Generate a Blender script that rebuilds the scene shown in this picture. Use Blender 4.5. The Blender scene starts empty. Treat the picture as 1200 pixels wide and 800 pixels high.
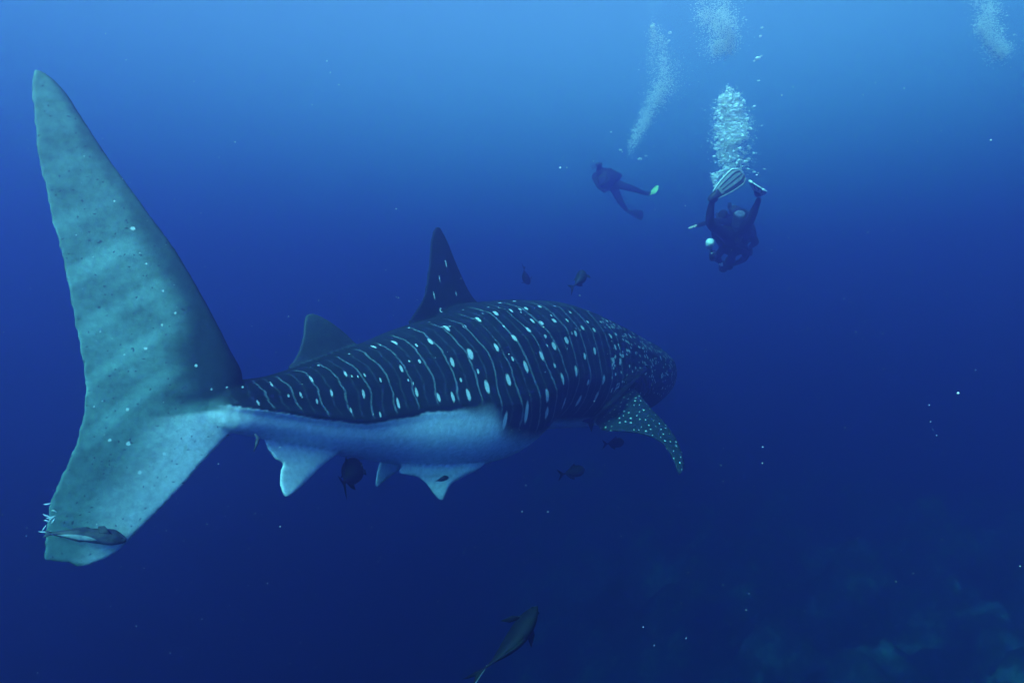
import bpy, bmesh, math, random
import numpy as np
from mathutils import Vector, Matrix, kdtree

sc = bpy.context.scene
COL = sc.collection
R = math.radians

# ------------------------------------------------------------------ camera
F = 715.0                                   # focal length in pixels of a 1200 px wide frame
cam = bpy.data.objects.new('camera', bpy.data.cameras.new('camera'))
COL.objects.link(cam)
cam.data.sensor_width = 36.0
cam.data.lens = 36.0 * F / 1200.0
cam.data.clip_start = 0.05
cam.data.clip_end = 600.0
cam.location = (0, 0, 0)
cam.rotation_euler = (R(90), 0, 0)
sc.camera = cam

# ------------------------------------------------------------------ sky and sun
SUN_EL, SUN_AZ = 33.0, -150.0                # azimuth clockwise from +Y (the view direction)
world = bpy.data.worlds.new('World')
sc.world = world
world.use_nodes = True
wn = world.node_tree
sky = wn.nodes.new('ShaderNodeTexSky')
sky.sky_type = 'NISHITA'
sky.sun_disc = False
sky.sun_elevation = R(SUN_EL)
sky.sun_rotation = R(SUN_AZ)
wn.links.new(sky.outputs[0], wn.nodes['Background'].inputs[0])
wn.nodes['Background'].inputs[1].default_value = 0.105

sd = Vector((math.sin(R(SUN_AZ)) * math.cos(R(SUN_EL)), math.cos(R(SUN_AZ)) * math.cos(R(SUN_EL)), math.sin(R(SUN_EL))))
sun = bpy.data.objects.new('sun', bpy.data.lights.new('sun', 'SUN'))
COL.objects.link(sun)
sun.data.energy = 4.4
sun.data.angle = R(20.0)                    # spread by the rippled sea surface above
sun.data.color = (1.0, 0.98, 0.95)
sun.rotation_euler = sd.to_track_quat('Z', 'Y').to_euler()

vs = sc.view_settings
vs.view_transform = 'Standard'
vs.look = 'None'
vs.gamma = 1.0
vs.use_curve_mapping = False
vs.exposure = 2.45

sc.cycles.volume_bounces = 4
sc.cycles.max_bounces = 8
sc.cycles.transparent_max_bounces = 8
sc.cycles.use_denoising = True
sc.cycles.caustics_reflective = False
sc.cycles.caustics_refractive = False

SURFACE_Z = 6.6                            # sea surface above the camera
WATER_SCATTER = (0.0340, 0.0225, 0.0680)      # per metre
WATER_ABSORB = (0.168, 0.0850, 0.0540)
WATER_G = 0.75

# ------------------------------------------------------------------ helpers
def at(px, py, y):
    """point seen at pixel (px, py) of the 1200x800 frame, y metres ahead"""
    return np.array(((px - 600.0) / F * y, y, (400.0 - py) / F * y))

def pchip(xs, ys, xq):
    """smooth monotone cubic interpolation"""
    xs = np.asarray(xs, float); ys = np.asarray(ys, float); xq = np.asarray(xq, float)
    h = np.diff(xs); d = np.diff(ys) / h
    m = np.zeros_like(xs)
    for i in range(1, len(xs) - 1):
        if d[i - 1] * d[i] > 0:
            w1, w2 = 2 * h[i] + h[i - 1], h[i] + 2 * h[i - 1]
            m[i] = (w1 + w2) / (w1 / d[i - 1] + w2 / d[i])
    m[0], m[-1] = d[0], d[-1]
    i = np.clip(np.searchsorted(xs, xq) - 1, 0, len(xs) - 2)
    t = np.clip((xq - xs[i]) / h[i], 0, 1)
    return ((2*t**3 - 3*t**2 + 1) * ys[i] + (t**3 - 2*t**2 + t) * h[i] * m[i]
            + (-2*t**3 + 3*t**2) * ys[i+1] + (t**3 - t**2) * h[i] * m[i+1])

def smooth01(x):
    x = np.clip(x, 0, 1)
    return x * x * (3 - 2 * x)

def link_mesh(name, verts, faces, mat=None, parent=None, smooth=True):
    me = bpy.data.meshes.new(name)
    me.from_pydata([tuple(map(float, v)) for v in verts], [], [tuple(map(int, f)) for f in faces])
    me.validate()
    o = bpy.data.objects.new(name, me)
    COL.objects.link(o)
    if mat:
        me.materials.append(mat)
    if smooth:
        me.polygons.foreach_set('use_smooth', [True] * len(me.polygons))
    if parent:
        o.parent = parent
    return o

def tag(o, label=None, cat=None, group=None, kind=None):
    for k, v in (('label', label), ('category', cat), ('group', group), ('kind', kind)):
        if v:
            o[k] = v
    return o

def empty(name, loc):
    o = bpy.data.objects.new(name, None)
    COL.objects.link(o)
    o.location = loc
    o.empty_display_size = 0.1
    return o

def adopt(o, parent):
    """parent a mesh built in world space; its vertices become local to the parent"""
    o.parent = parent
    loc = parent.location.copy()
    me = o.data
    n = len(me.vertices)
    co = np.empty(n * 3); me.vertices.foreach_get('co', co)
    co = co.reshape(-1, 3) - np.array(loc)
    me.vertices.foreach_set('co', co.ravel())
    me.update()
    return o

def recenter(o):
    me = o.data
    n = len(me.vertices)
    co = np.empty(n * 3); me.vertices.foreach_get('co', co)
    co = co.reshape(-1, 3); c = co.mean(0)
    me.vertices.foreach_set('co', (co - c).ravel()); me.update()
    o.location = c
    return o

def ring_faces(nr, ns, cap=True, off=0):
    f = []
    for i in range(nr - 1):
        for j in range(ns):
            a, b = i * ns + j, i * ns + (j + 1) % ns
            f.append((off + a, off + b, off + b + ns, off + a + ns))
    if cap:
        f.append(tuple(off + j for j in range(ns))[::-1])
        f.append(tuple(off + (nr - 1) * ns + j for j in range(ns)))
    return f

def blade(lead, trail, thick, n_rows=24, n_ch=14, edge=0.008, peak=0.35):
    """closed fin lofted between two edge curves; thick(t, c) is the half thickness"""
    lead = np.array(lead, float); trail = np.array(trail, float)
    k = np.linspace(0, 1, len(lead)); q = np.linspace(0, 1, n_rows)
    L = np.stack([pchip(k, lead[:, i], q) for i in range(3)], 1)
    T = np.stack([pchip(k, trail[:, i], q) for i in range(3)], 1)
    c = np.linspace(0, 1, n_ch)
    c = 0.5 - 0.5 * np.cos(math.pi * c)
    mid = L[:, None] + (T - L)[:, None] * c[None, :, None]
    du = np.gradient(mid, axis=0); dv = np.gradient(mid, axis=1)
    nrm = np.cross(du, dv); nrm /= np.linalg.norm(nrm, axis=2, keepdims=True) + 1e-9
    prof = np.where(c < peak, np.sqrt(np.clip(1 - ((peak - c) / peak) ** 2, 0, 1)), np.clip(1 - ((c - peak) / (1 - peak)), 0, 1) ** 0.9)
    h = edge + np.array([thick(t) for t in q])[:, None] * prof[None, :]
    up, dn = mid + nrm * h[..., None], mid - nrm * h[..., None]
    rows = np.concatenate([up, dn[:, ::-1]], 1)          # closed section
    ns = rows.shape[1]
    return rows.reshape(-1, 3), ring_faces(n_rows, ns)

# ------------------------------------------------------------------ materials
def new_mat(name):
    m = bpy.data.materials.new(name)
    m.use_nodes = True
    return m, m.node_tree, m.node_tree.nodes['Principled BSDF']

def mottled(name, c1, c2, scale=8.0, rough=0.6, bump=0.0, detail=4.0, spec=0.3):
    m, nt, b = new_mat(name)
    tc = nt.nodes.new('ShaderNodeTexCoord')
    nz = nt.nodes.new('ShaderNodeTexNoise')
    nz.inputs['Scale'].default_value = scale
    nz.inputs['Detail'].default_value = detail
    rp = nt.nodes.new('ShaderNodeValToRGB')
    rp.color_ramp.elements[0].position = 0.35; rp.color_ramp.elements[0].color = (*c1, 1)
    rp.color_ramp.elements[1].position = 0.65; rp.color_ramp.elements[1].color = (*c2, 1)
    nt.links.new(tc.outputs['Object'], nz.inputs['Vector'])
    nt.links.new(nz.outputs['Fac'], rp.inputs['Fac'])
    nt.links.new(rp.outputs['Color'], b.inputs['Base Color'])
    b.inputs['Roughness'].default_value = rough
    b.inputs['Specular IOR Level'].default_value = spec
    if bump:
        bp = nt.nodes.new('ShaderNodeBump')
        bp.inputs['Strength'].default_value = bump
        bp.inputs['Distance'].default_value = 0.01
        nt.links.new(nz.outputs['Fac'], bp.inputs['Height'])
        nt.links.new(bp.outputs['Normal'], b.inputs['Normal'])
    return m

M = {}
M['neoprene'] = mottled('black_neoprene', (0.006, 0.006, 0.008), (0.012, 0.012, 0.014), 14, 0.8, spec=0.2)
M['gear'] = mottled('black_nylon', (0.008, 0.008, 0.010), (0.018, 0.018, 0.02), 20, 0.7, spec=0.3)
M['pale_skin'] = mottled('pale_skin', (0.55, 0.42, 0.34), (0.62, 0.48, 0.40), 30, 0.6)
M['tank_paint'] = mottled('grey_tank_paint', (0.05, 0.05, 0.055), (0.08, 0.08, 0.085), 15, 0.5)
M['bare_aluminium'] = mottled('brushed_aluminium', (0.22, 0.23, 0.23), (0.32, 0.33, 0.33), 25, 0.45)
M['fin_grey'] = mottled('grey_fin_rubber', (0.17, 0.18, 0.19), (0.25, 0.26, 0.27), 18, 0.55)
M['fin_white'] = mottled('white_fin_rail', (0.72, 0.73, 0.73), (0.82, 0.82, 0.82), 18, 0.5)
M['fin_dark'] = mottled('dark_fin_rubber', (0.015, 0.015, 0.017), (0.025, 0.025, 0.028), 18, 0.55)
M['fin_green'] = mottled('yellow_green_fin', (0.62, 0.80, 0.30), (0.75, 0.90, 0.40), 18, 0.5)
M['strobe'] = mottled('white_strobe_dome', (0.75, 0.76, 0.76), (0.82, 0.82, 0.82), 30, 0.35)
M['glass_black'] = mottled('dark_port_glass', (0.01, 0.01, 0.012), (0.02, 0.02, 0.022), 30, 0.1, spec=0.5)
M['fish_dark'] = mottled('dark_fish_skin', (0.004, 0.006, 0.008), (0.010, 0.014, 0.016), 16, 0.6, spec=0.08)
M['fish_steel'] = mottled('steel_fish_skin', (0.008, 0.014, 0.015), (0.020, 0.032, 0.032), 12, 0.5, spec=0.12)
M['fish_pale_edge'] = mottled('pale_fin_edge', (0.12, 0.14, 0.14), (0.22, 0.25, 0.25), 20, 0.5)
M['fish_eye'] = mottled('fish_eye', (0.004, 0.004, 0.004), (0.01, 0.01, 0.01), 20, 0.2)
M['remora'] = mottled('remora_skin', (0.018, 0.022, 0.026), (0.075, 0.085, 0.09), 22, 0.5, bump=0.2)
M['remora_belly'] = mottled('remora_pale_belly', (0.16, 0.20, 0.20), (0.34, 0.40, 0.40), 22, 0.5)
M['shred'] = mottled('white_skin_shred', (0.70, 0.72, 0.72), (0.80, 0.82, 0.82), 40, 0.4)
M['slit'] = mottled('gill_dark', (0.008, 0.009, 0.011), (0.014, 0.015, 0.017), 20, 0.8)

# ------------------------------------------------------------------ seabed
def seabed():
    n = 220
    xs = np.concatenate([np.linspace(-105, -30, 20, endpoint=False), np.linspace(-30, 45, n, endpoint=False), np.linspace(45, 105, 18)])
    ys = np.concatenate([np.linspace(-105, 0, 20, endpoint=False), np.linspace(0, 45, 150, endpoint=False), np.linspace(45, 105, 24)])
    X, Y = np.meshgrid(xs, ys)
    rs = np.random.RandomState(5)
    slope = smooth01((X + 9 + 0.2 * (Y - 12)) / 19.0)
    Z = -25.0 + 16.7 * slope
    for k in range(26):
        fx, fy = rs.uniform(-1, 1, 2) * (0.12 * 1.18 ** k)
        Z += 0.75 / (1 + 0.35 * k) * np.sin(fx * X * 2 + fy * Y * 2 + rs.uniform(0, 6.28)) * (0.35 + 0.65 * slope)
    # coral heads and rubble
    for k in range(330):
        cx, cy = rs.uniform(-8, 40), rs.uniform(4, 42)
        r = rs.uniform(0.25, 1.3); h = r * rs.uniform(0.25, 0.8)
        d2 = ((X - cx) ** 2 + (Y - cy) ** 2) / (r * r)
        Z += np.where(d2 < 9, h * np.exp(-d2 ** 1.5), 0)
    V = np.stack([X, Y, Z], -1).reshape(-1, 3)
    nx, ny = len(xs), len(ys)
    i, j = np.meshgrid(np.arange(ny - 1), np.arange(nx - 1), indexing='ij')
    a = (i * nx + j).ravel()
    Fc = np.stack([a, a + 1, a + nx + 1, a + nx], 1)
    m, nt, b = new_mat('reef_rubble_and_sand')
    tc = nt.nodes.new('ShaderNodeTexCoord')
    n1 = nt.nodes.new('ShaderNodeTexNoise'); n1.inputs['Scale'].default_value = 0.55; n1.inputs['Detail'].default_value = 6; n1.inputs['Roughness'].default_value = 0.65
    n2 = nt.nodes.new('ShaderNodeTexNoise'); n2.inputs['Scale'].default_value = 3.5; n2.inputs['Detail'].default_value = 5
    mx = nt.nodes.new('ShaderNodeMix'); mx.data_type = 'FLOAT'; mx.inputs[0].default_value = 0.3
    rp = nt.nodes.new('ShaderNodeValToRGB')
    e = rp.color_ramp.elements
    e[0].position = 0.44; e[0].color = (0.035, 0.045, 0.04, 1)
    e[1].position = 0.66; e[1].color = (0.50, 0.48, 0.42, 1)
    e2 = e.new(0.54); e2.color = (0.12, 0.13, 0.10, 1)
    for q in (n1, n2):
        nt.links.new(tc.outputs['Object'], q.inputs['Vector'])
    nt.links.new(n1.outputs['Fac'], mx.inputs[2]); nt.links.new(n2.outputs['Fac'], mx.inputs[3])
    nt.links.new(mx.outputs[0], rp.inputs['Fac']); nt.links.new(rp.outputs['Color'], b.inputs['Base Color'])
    bp = nt.nodes.new('ShaderNodeBump'); bp.inputs['Strength'].default_value = 0.6; bp.inputs['Distance'].default_value = 0.1
    nt.links.new(n2.outputs['Fac'], bp.inputs['Height']); nt.links.new(bp.outputs['Normal'], b.inputs['Normal'])
    b.inputs['Roughness'].default_value = 0.95
    o = link_mesh('seabed', V, Fc, m)
    tag(o, 'dark reef slope with pale sand patches far below', kind='structure')
    return V[:, 2].min()

bed_low = seabed()

# ------------------------------------------------------------------ the water itself: one even closed volume
def haze():
    s, a = WATER_SCATTER, WATER_ABSORB
    D = max(x + y for x, y in zip(s, a))
    c = [x / D for x in s]
    ab = [max(0.0, 1 - (y / D) / (1 - ci)) ** 2 for y, ci in zip(a, c)]
    m = bpy.data.materials.new('sea_water'); m.use_nodes = True
    nt = m.node_tree; nt.nodes.clear()
    out = nt.nodes.new('ShaderNodeOutputMaterial')
    v = nt.nodes.new('ShaderNodeVolumePrincipled')
    v.inputs['Color'].default_value = (*c, 1)
    v.inputs['Absorption Color'].default_value = (*ab, 1)
    v.inputs['Density'].default_value = D
    v.inputs['Anisotropy'].default_value = WATER_G
    nt.links.new(v.outputs[0], out.inputs['Volume'])
    lo, hi = np.array((-110, -110, bed_low - 1.0)), np.array((110, 110, SURFACE_Z))
    V = [lo + (hi - lo) * np.array((i & 1, (i >> 1) & 1, (i >> 2) & 1)) for i in range(8)]
    Fc = [(0, 2, 3, 1), (4, 5, 7, 6), (0, 1, 5, 4), (2, 6, 7, 3), (0, 4, 6, 2), (1, 3, 7, 5)]
    o = link_mesh('haze', V, Fc, m, smooth=False)
    tag(o, 'blue sea water filling the whole scene', 'water', kind='stuff')
haze()

# ------------------------------------------------------------------ whale shark
# centre line: pixel column, pixel row, distance, half height, half width, roll (degrees), keel
NODES = np.array([
    (178, 470, 3.782, 0.012, 0.006, 14, 0.00),
    (205, 470, 3.836, 0.032, 0.014, 14, 0.00),
    (240, 472, 3.905, 0.098, 0.050, 14, 0.00),
    (268, 475, 3.97, 0.165, 0.110, 15, 0.03),
    (300, 477, 4.15, 0.200, 0.160, 16, 0.04),
    (340, 477, 4.42, 0.275, 0.240, 17, 0.04),
    (400, 473, 4.85, 0.410, 0.370, 17, 0.035),
    (430, 470, 5.08, 0.485, 0.440, 16, 0.03),
    (480, 464, 5.48, 0.630, 0.580, 15, 0.03),
    (520, 460, 5.84, 0.725, 0.690, 13, 0.03),
    (560, 447, 6.25, 0.810, 0.780, 11, 0.02),
    (598, 429, 6.72, 0.720, 0.820, 9, 0.02),
    (635, 428, 7.22, 0.750, 0.830, 7, 0.02),
    (672, 434, 7.80, 0.720, 0.820, 6, 0.02),
    (694, 437, 8.25, 0.680, 0.800, 5, 0.01),
    (722, 440, 8.95, 0.590, 0.760, 4, 0.00),
    (740, 438, 9.50, 0.480, 0.690, 4, 0.00),
    (753, 435, 9.95, 0.360, 0.560, 4, 0.00),
    (760, 433, 10.2, 0.250, 0.420, 4, 0.00),
    (764, 432, 10.33, 0.120, 0.240, 4, 0.00),
])
ctr = np.array([at(a, b, c) for a, b, c in NODES[:, :3]])
arc = np.concatenate([[0], np.cumsum(np.linalg.norm(np.diff(ctr, axis=0), axis=1))])
SL = arc[-1]
NS = 420
S = np.linspace(0, SL, NS)
C = np.stack([pchip(arc, ctr[:, i], S) for i in range(3)], 1)
for _ in range(30):                         # relax kinks in the centre line
    C[1:-1] = 0.25 * C[:-2] + 0.5 * C[1:-1] + 0.25 * C[2:]
HH, HW, RL, KE = (pchip(arc, NODES[:, i], S) for i in (3, 4, 5, 6))
TG = np.gradient(C, axis=0); TG /= np.linalg.norm(TG, axis=1, keepdims=True)
RT = np.cross(TG, (0, 0, 1.0)); RT /= np.linalg.norm(RT, axis=1, keepdims=True)
UP = np.cross(RT, TG)
rr = np.radians(RL)[:, None]
RT, UP = RT * np.cos(rr) + UP * np.sin(rr), UP * np.cos(rr) - RT * np.sin(rr)

S_OFF = float(np.linalg.norm(ctr[1] - ctr[0]))      # arc length of the slender end inside the tail fin
def border(s):
    """angle from the back (degrees) where the dark flank gives way to the white belly"""
    return pchip([0, 0.27, 0.36, 0.70, 1.03, 1.21, 1.46, 1.78, 2.1, 2.36, 2.50, 2.62, 2.8, 3.6, 8.6],
                 [99, 103, 107, 118, 124, 126, 121, 115, 113, 114, 121, 132, 138, 147, 146], np.clip(s, 0, 8.6))
KANG = np.where(S < 2.4, border(S - S_OFF) - 9, border(2.3) - 10)

def section(i, ph):
    """local (side, up) of the body outline, ph = angle from the back, positive to the right"""
    sn, cs = np.sin(ph), np.cos(ph)
    a = np.abs(ph)
    side = HW[i] * np.sign(sn) * np.abs(sn) ** 0.88
    up = HH[i] * np.sign(cs) * np.abs(cs) ** np.where(cs > 0, 0.95, 0.85)
    s = S[i]
    k1 = 0.016 * smooth01((s - 1.4) / 1.0) * smooth01((8.4 - s) / 1.5)
    b = (k1 * np.exp(-((a - R(40)) / 0.075) ** 2) + k1 * np.exp(-((a - R(68)) / 0.075) ** 2)
         + KE[i] * np.exp(-((a - R(KANG[i])) / 0.14) ** 2))
    rad = np.hypot(side, up) + 1e-6
    return side * (1 + b / rad), up * (1 + b / rad)

NPH = 72
PH = np.linspace(-math.pi, math.pi, NPH, endpoint=False)
body_rings = []
for i in range(0, NS, 3):
    sx, sz = section(i, PH)
    body_rings.append(C[i] + RT[i] * sx[:, None] + UP[i] * sz[:, None])
body_rings = np.array(body_rings)

def sagittal(px, py, s):
    """pixel onto the shark's mid plane near arc length s"""
    i = int(np.clip(np.searchsorted(S, s), 0, NS - 1))
    d = at(px, py, 1.0); n = RT[i]
    return d * (np.dot(C[i], n) / np.dot(d, n))

def s_at_px(px):
    cx = 600 + F * C[:, 0] / C[:, 1]
    return float(np.interp(px, cx, S))

parts = [(body_rings.reshape(-1, 3), ring_faces(len(body_rings), NPH))]

# tail fin: rows of (row pixel, trailing edge pixel, leading edge pixel)
TAIL = [(81, 41, 44), (86, 38, 54), (94, 37.5, 64), (111, 37, 79), (133, 39.5, 93), (153, 41, 106), (192, 46, 132), (226, 55, 157),
        (251, 59, 175), (289, 70, 203), (332, 79, 229), (380, 88, 255), (412, 94, 271), (440, 99, 284), (455, 100, 284),
        (476, 99, 280), (500, 94, 276), (516, 90, 262), (540, 80, 239), (568, 67, 215), (590, 58, 194), (604, 56, 180), (628, 53, 156),
        (644, 52, 140), (652, 52, 128), (657, 53, 117), (660, 84, 110), (664, 88, 97)]
P0 = at(268, 476, 3.97)
tdir = np.array((-0.90, -0.436, 0.0)); tdir /= np.linalg.norm(tdir)
tn = np.cross(tdir, (0, 0, 1.0)); tn /= np.linalg.norm(tn)
def tail_pt(px, py):
    d = at(px, py, 1.0)
    p = d * (np.dot(P0, tn) / np.dot(d, tn))
    z = p[2] - P0[2]
    return p
rs = np.random.RandomState(3)
lead, trail = [], []
for py, a, b in TAIL:
    lead.append(tail_pt(b, py)); trail.append(tail_pt(a, py))
NR = 150
ky = np.array([t[0] for t in TAIL], float); qy = np.linspace(81, 664, NR)
def edge_noise(q, amp):
    return amp * (np.sin(q * 0.21) + np.sin(q * 0.47 + 1) + 0.7 * np.sin(q * 0.93 + 2)) * smooth01((q - 90) / 40)
la = pchip(ky, [t[1] for t in TAIL], qy) + edge_noise(qy, 0.55)
lb = pchip(ky, [t[2] for t in TAIL], qy) + edge_noise(qy + 40, 0.15)
LP = np.array([tail_pt(b, y) for b, y in zip(lb, qy)]); TP = np.array([tail_pt(a, y) for a, y in zip(la, qy)])
NC = 40
cc = 0.5 - 0.5 * np.cos(np.linspace(0, math.pi, NC))
mid = LP[:, None] + (TP - LP)[:, None] * cc[None, :, None]
# bend: tip of the upper lobe lags, the trailing margin curls a little away
zrel = mid[..., 2] - P0[2]
bend = 0.10 * np.clip(zrel / 1.8, 0, 1) ** 2 + 0.05 * np.clip(-zrel / 0.9, 0, 1) ** 2
mid = mid * (1 + bend / 3.5)[..., None]
dist_p = np.abs(zrel)
th = 0.012 + 0.045 * np.exp(-(zrel / np.where(zrel > 0, 0.6, 0.22)) ** 2)
prof = np.where(cc < 0.3, np.sqrt(np.clip(1 - ((0.3 - cc) / 0.3) ** 2, 0, 1)), np.clip(1 - (cc - 0.3) / 0.7, 0, 1) ** 1.1)
endt = smooth01(np.minimum(np.arange(NR), np.arange(NR)[::-1]) / 6.0)[:, None]
hh_ = 0.0105 + th * prof[None] * endt
rows = np.concatenate([mid + tn * hh_[..., None], (mid - tn * hh_[..., None])[:, ::-1]], 1)
parts.append((rows.reshape(-1, 3), ring_faces(NR, rows.shape[1])))

def fin_rows(rowlist, s, th_base, sag=True, n_rows=30):
    """median fin: rows (py, trailing px, leading px) laid on the shark's mid plane"""
    L = [sagittal(b, py, s) for py, a, b in rowlist]
    T = [sagittal(a, py, s) for py, a, b in rowlist]
    return blade(L, T, lambda t: th_base * (0.25 + 0.75 * t) if t > 0.03 else th_base * 0.1, n_rows=n_rows, n_ch=18, edge=0.011, peak=0.3)

d1 = [(266, 511, 513.5), (272, 507.5, 517.5), (287, 504.5, 525), (300, 503.5, 530), (312, 502.5, 535), (330, 500, 543), (342, 498, 549), (352, 494.5, 556), (362, 489, 566), (372, 482, 572), (378, 478, 572), (383, 500, 572), (395, 515, 568)]
s_d1 = s_at_px(520)
parts.append(fin_rows(d1, s_d1, 0.055))
d2 = [(367.5, 361, 366), (371, 358, 375), (376, 356.5, 384), (385, 356, 397), (392, 355.5, 405), (403, 353, 416), (412, 349.5, 422), (421, 345, 426), (430, 337.5, 428), (434, 352, 428), (442, 376, 425)]
s_d2 = s_at_px(385)
parts.append(fin_rows(d2, s_d2, 0.040))
an = [(582, 334.5, 338), (577, 331, 345), (568, 328.5, 355), (557, 328, 366), (549, 329.5, 374), (543, 332, 381), (538, 323, 387), (530, 317, 398), (522, 312, 404), (517, 311, 404), (508, 352, 402)]
s_an = s_at_px(372)
parts.append(fin_rows(an, s_an, 0.030))

def at_rows(rws):
    return [at(a, b, c) for a, b, c, *_ in rws], [at(r[3], r[4], r[5]) for r in rws]
# right pectoral, right pelvic, left pelvic, left pectoral (leading px, py, y, trailing px, py, y) from tip to root
pec = [(798, 556.5, 6.45, 795, 554, 6.45), (800, 540, 6.60, 790, 541, 6.52), (793, 518, 6.76, 779, 522, 6.62), (782, 501, 6.92, 761, 511, 6.70), (764, 481, 7.08, 738, 506, 6.78), (749, 462, 7.26, 706, 504, 6.86), (735, 448, 7.75, 694, 490, 7.35)]
L, T = at_rows(pec)
parts.append(blade(L, T, lambda t: 0.016 + 0.05 * t, n_rows=30, n_ch=20, edge=0.011, peak=0.3))
pel = [(518.5, 586, 5.42, 514, 585, 5.40), (522, 578, 5.45, 508, 578, 5.36), (529, 566, 5.52, 500, 567, 5.33), (546, 556, 5.62, 489, 559, 5.28), (568, 543, 5.76, 467, 553, 5.16), (576, 520, 5.95, 476, 535, 5.30)]
L, T = at_rows(pel)
parts.append(blade(L, T, lambda t: 0.012 + 0.045 * t, n_rows=26, n_ch=18, edge=0.011, peak=0.3))
pel2 = [(441.5, 570, 5.62, 440, 569, 5.60), (452, 561, 5.66, 441, 558, 5.58), (463, 553, 5.72, 443, 549, 5.58), (476, 540, 5.85, 446, 538, 5.62)]
L, T = at_rows(pel2)
parts.append(blade(L, T, lambda t: 0.01 + 0.03 * t, n_rows=20, n_ch=14, edge=0.011, peak=0.3))
# left pectoral, on the far side of the body
def body_pt(s, ph_deg, out=0.0):
    i = int(np.clip(np.searchsorted(S, s), 0, NS - 1))
    sx, sz = section(i, np.array([R(ph_deg)]))
    p = C[i] + RT[i] * sx[0] + UP[i] * sz[0]
    n = (p - C[i]); n /= np.linalg.norm(n)
    return p + n * out
s_pec = s_at_px(742)
i_pec = int(np.searchsorted(S, s_pec))
rl = body_pt(s_pec, -112, -0.12); rt_ = body_pt(s_pec - 0.75, -118, -0.12)
dl = -RT[i_pec] * 0.86 - UP[i_pec] * 0.5
parts.append(blade([rl + dl * 1.55 - TG[i_pec] * 0.85, rl + dl * 0.9 - TG[i_pec] * 0.25, rl],
                   [rl + dl * 1.5 - TG[i_pec] * 0.95, rl + dl * 0.75 - TG[i_pec] * 0.62, rt_], lambda t: 0.016 + 0.05 * t, n_rows=26, n_ch=16, edge=0.011, peak=0.3))

VOX = 0.0125
def fuse(parts, vox, smooth_iter):
    vs_, fs_, part_id, off = [], [], [], 0
    for k, (v, f) in enumerate(parts):
        vs_.append(v); fs_ += [tuple(off + i for i in q) for q in f]
        part_id += [k] * len(v); off += len(v)
    V = np.concatenate(vs_)
    tmp = link_mesh('tmp', V, fs_)
    bm = bmesh.new(); bm.from_mesh(tmp.data)
    # consistent outward normals per island
    bmesh.ops.recalc_face_normals(bm, faces=bm.faces[:])
    bm.to_mesh(tmp.data); bm.free()
    md = tmp.modifiers.new('fuse', 'REMESH'); md.mode = 'VOXEL'; md.voxel_size = vox; md.use_smooth_shade = True
    sm = tmp.modifiers.new('soft', 'SMOOTH'); sm.factor = 0.5; sm.iterations = smooth_iter
    dg = bpy.context.evaluated_depsgraph_get()
    me = bpy.data.meshes.new_from_object(tmp.evaluated_get(dg))
    old = tmp.data
    bpy.data.objects.remove(tmp); bpy.data.meshes.remove(old)
    return me, V, np.array(part_id)

shark_me, PV, PID = fuse(parts, VOX, 6)
shark_me.name = 'whale_shark_body'
nv = len(shark_me.vertices)
co = np.empty(nv * 3); shark_me.vertices.foreach_get('co', co); co = co.reshape(-1, 3)
# nearest source part of every vertex
kd = kdtree.KDTree(len(PV))
for i, p in enumerate(PV):
    kd.insert(p, i)
kd.balance()
near = np.fromiter((kd.find(p)[1] for p in co), dtype=np.int64, count=nv)
vpart = PID[near]
# body coordinates
CS = C[::2]; SS = S[::2]; TS = TG[::2]; RS = RT[::2]; US = UP[::2]
vi = np.empty(nv, np.int64)
for k in range(0, nv, 20000):
    d = ((co[k:k+20000, None] - CS[None]) ** 2).sum(2)
    vi[k:k+20000] = d.argmin(1)
dv = co - CS[vi]
vs_s = SS[vi] + (dv * TS[vi]).sum(1)
lx = (dv * RS[vi]).sum(1); lz = (dv * US[vi]).sum(1)
vphi = np.degrees(np.arctan2(lx, lz))       # 0 back, +90 right flank, 180 belly
aphi = np.abs(vphi)
rad = np.hypot(lx, lz)

# ---- pigment
rng = np.random.RandomState(11)
def vnoise(p, scale, seed):
    """cheap smooth noise from summed sines"""
    r = np.random.RandomState(seed)
    out = np.zeros(len(p))
    for k in range(14):
        w = r.normal(size=3) * scale * (0.6 + 0.13 * k)
        out += np.sin(p @ w + r.uniform(0, 6.28)) / (1 + 0.12 * k)
    return out / 4.0
n1 = vnoise(co, 3.0, 1); n2 = vnoise(co, 11.0, 2); n3 = vnoise(co, 35.0, 3)

phi_b = border(vs_s - S_OFF)
white = smooth01((aphi - phi_b - 1.2 * n2 - 0.8 * n3) / np.interp(vs_s, [2.1, 2.6, 3.4], [2.0, 22.0, 14.0]) + 0.5)          # countershading border
back = np.array((0.007, 0.015, 0.020)); belly = np.array((0.70, 0.80, 0.80))
alb = back[None] * (1 + 0.18 * n1 + 0.12 * n3)[:, None]
alb = alb * (1 - white[:, None]) + belly[None] * (1 + 0.05 * n1 + 0.04 * n3)[:, None] * white[:, None]

body_m = vpart == 0
tail_m = vpart == 1
dors = (vpart == 2) | (vpart == 3)
vent = (vpart == 4) | (vpart == 6) | (vpart == 7)
pecm = (vpart == 5) | (vpart == 8)

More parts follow.
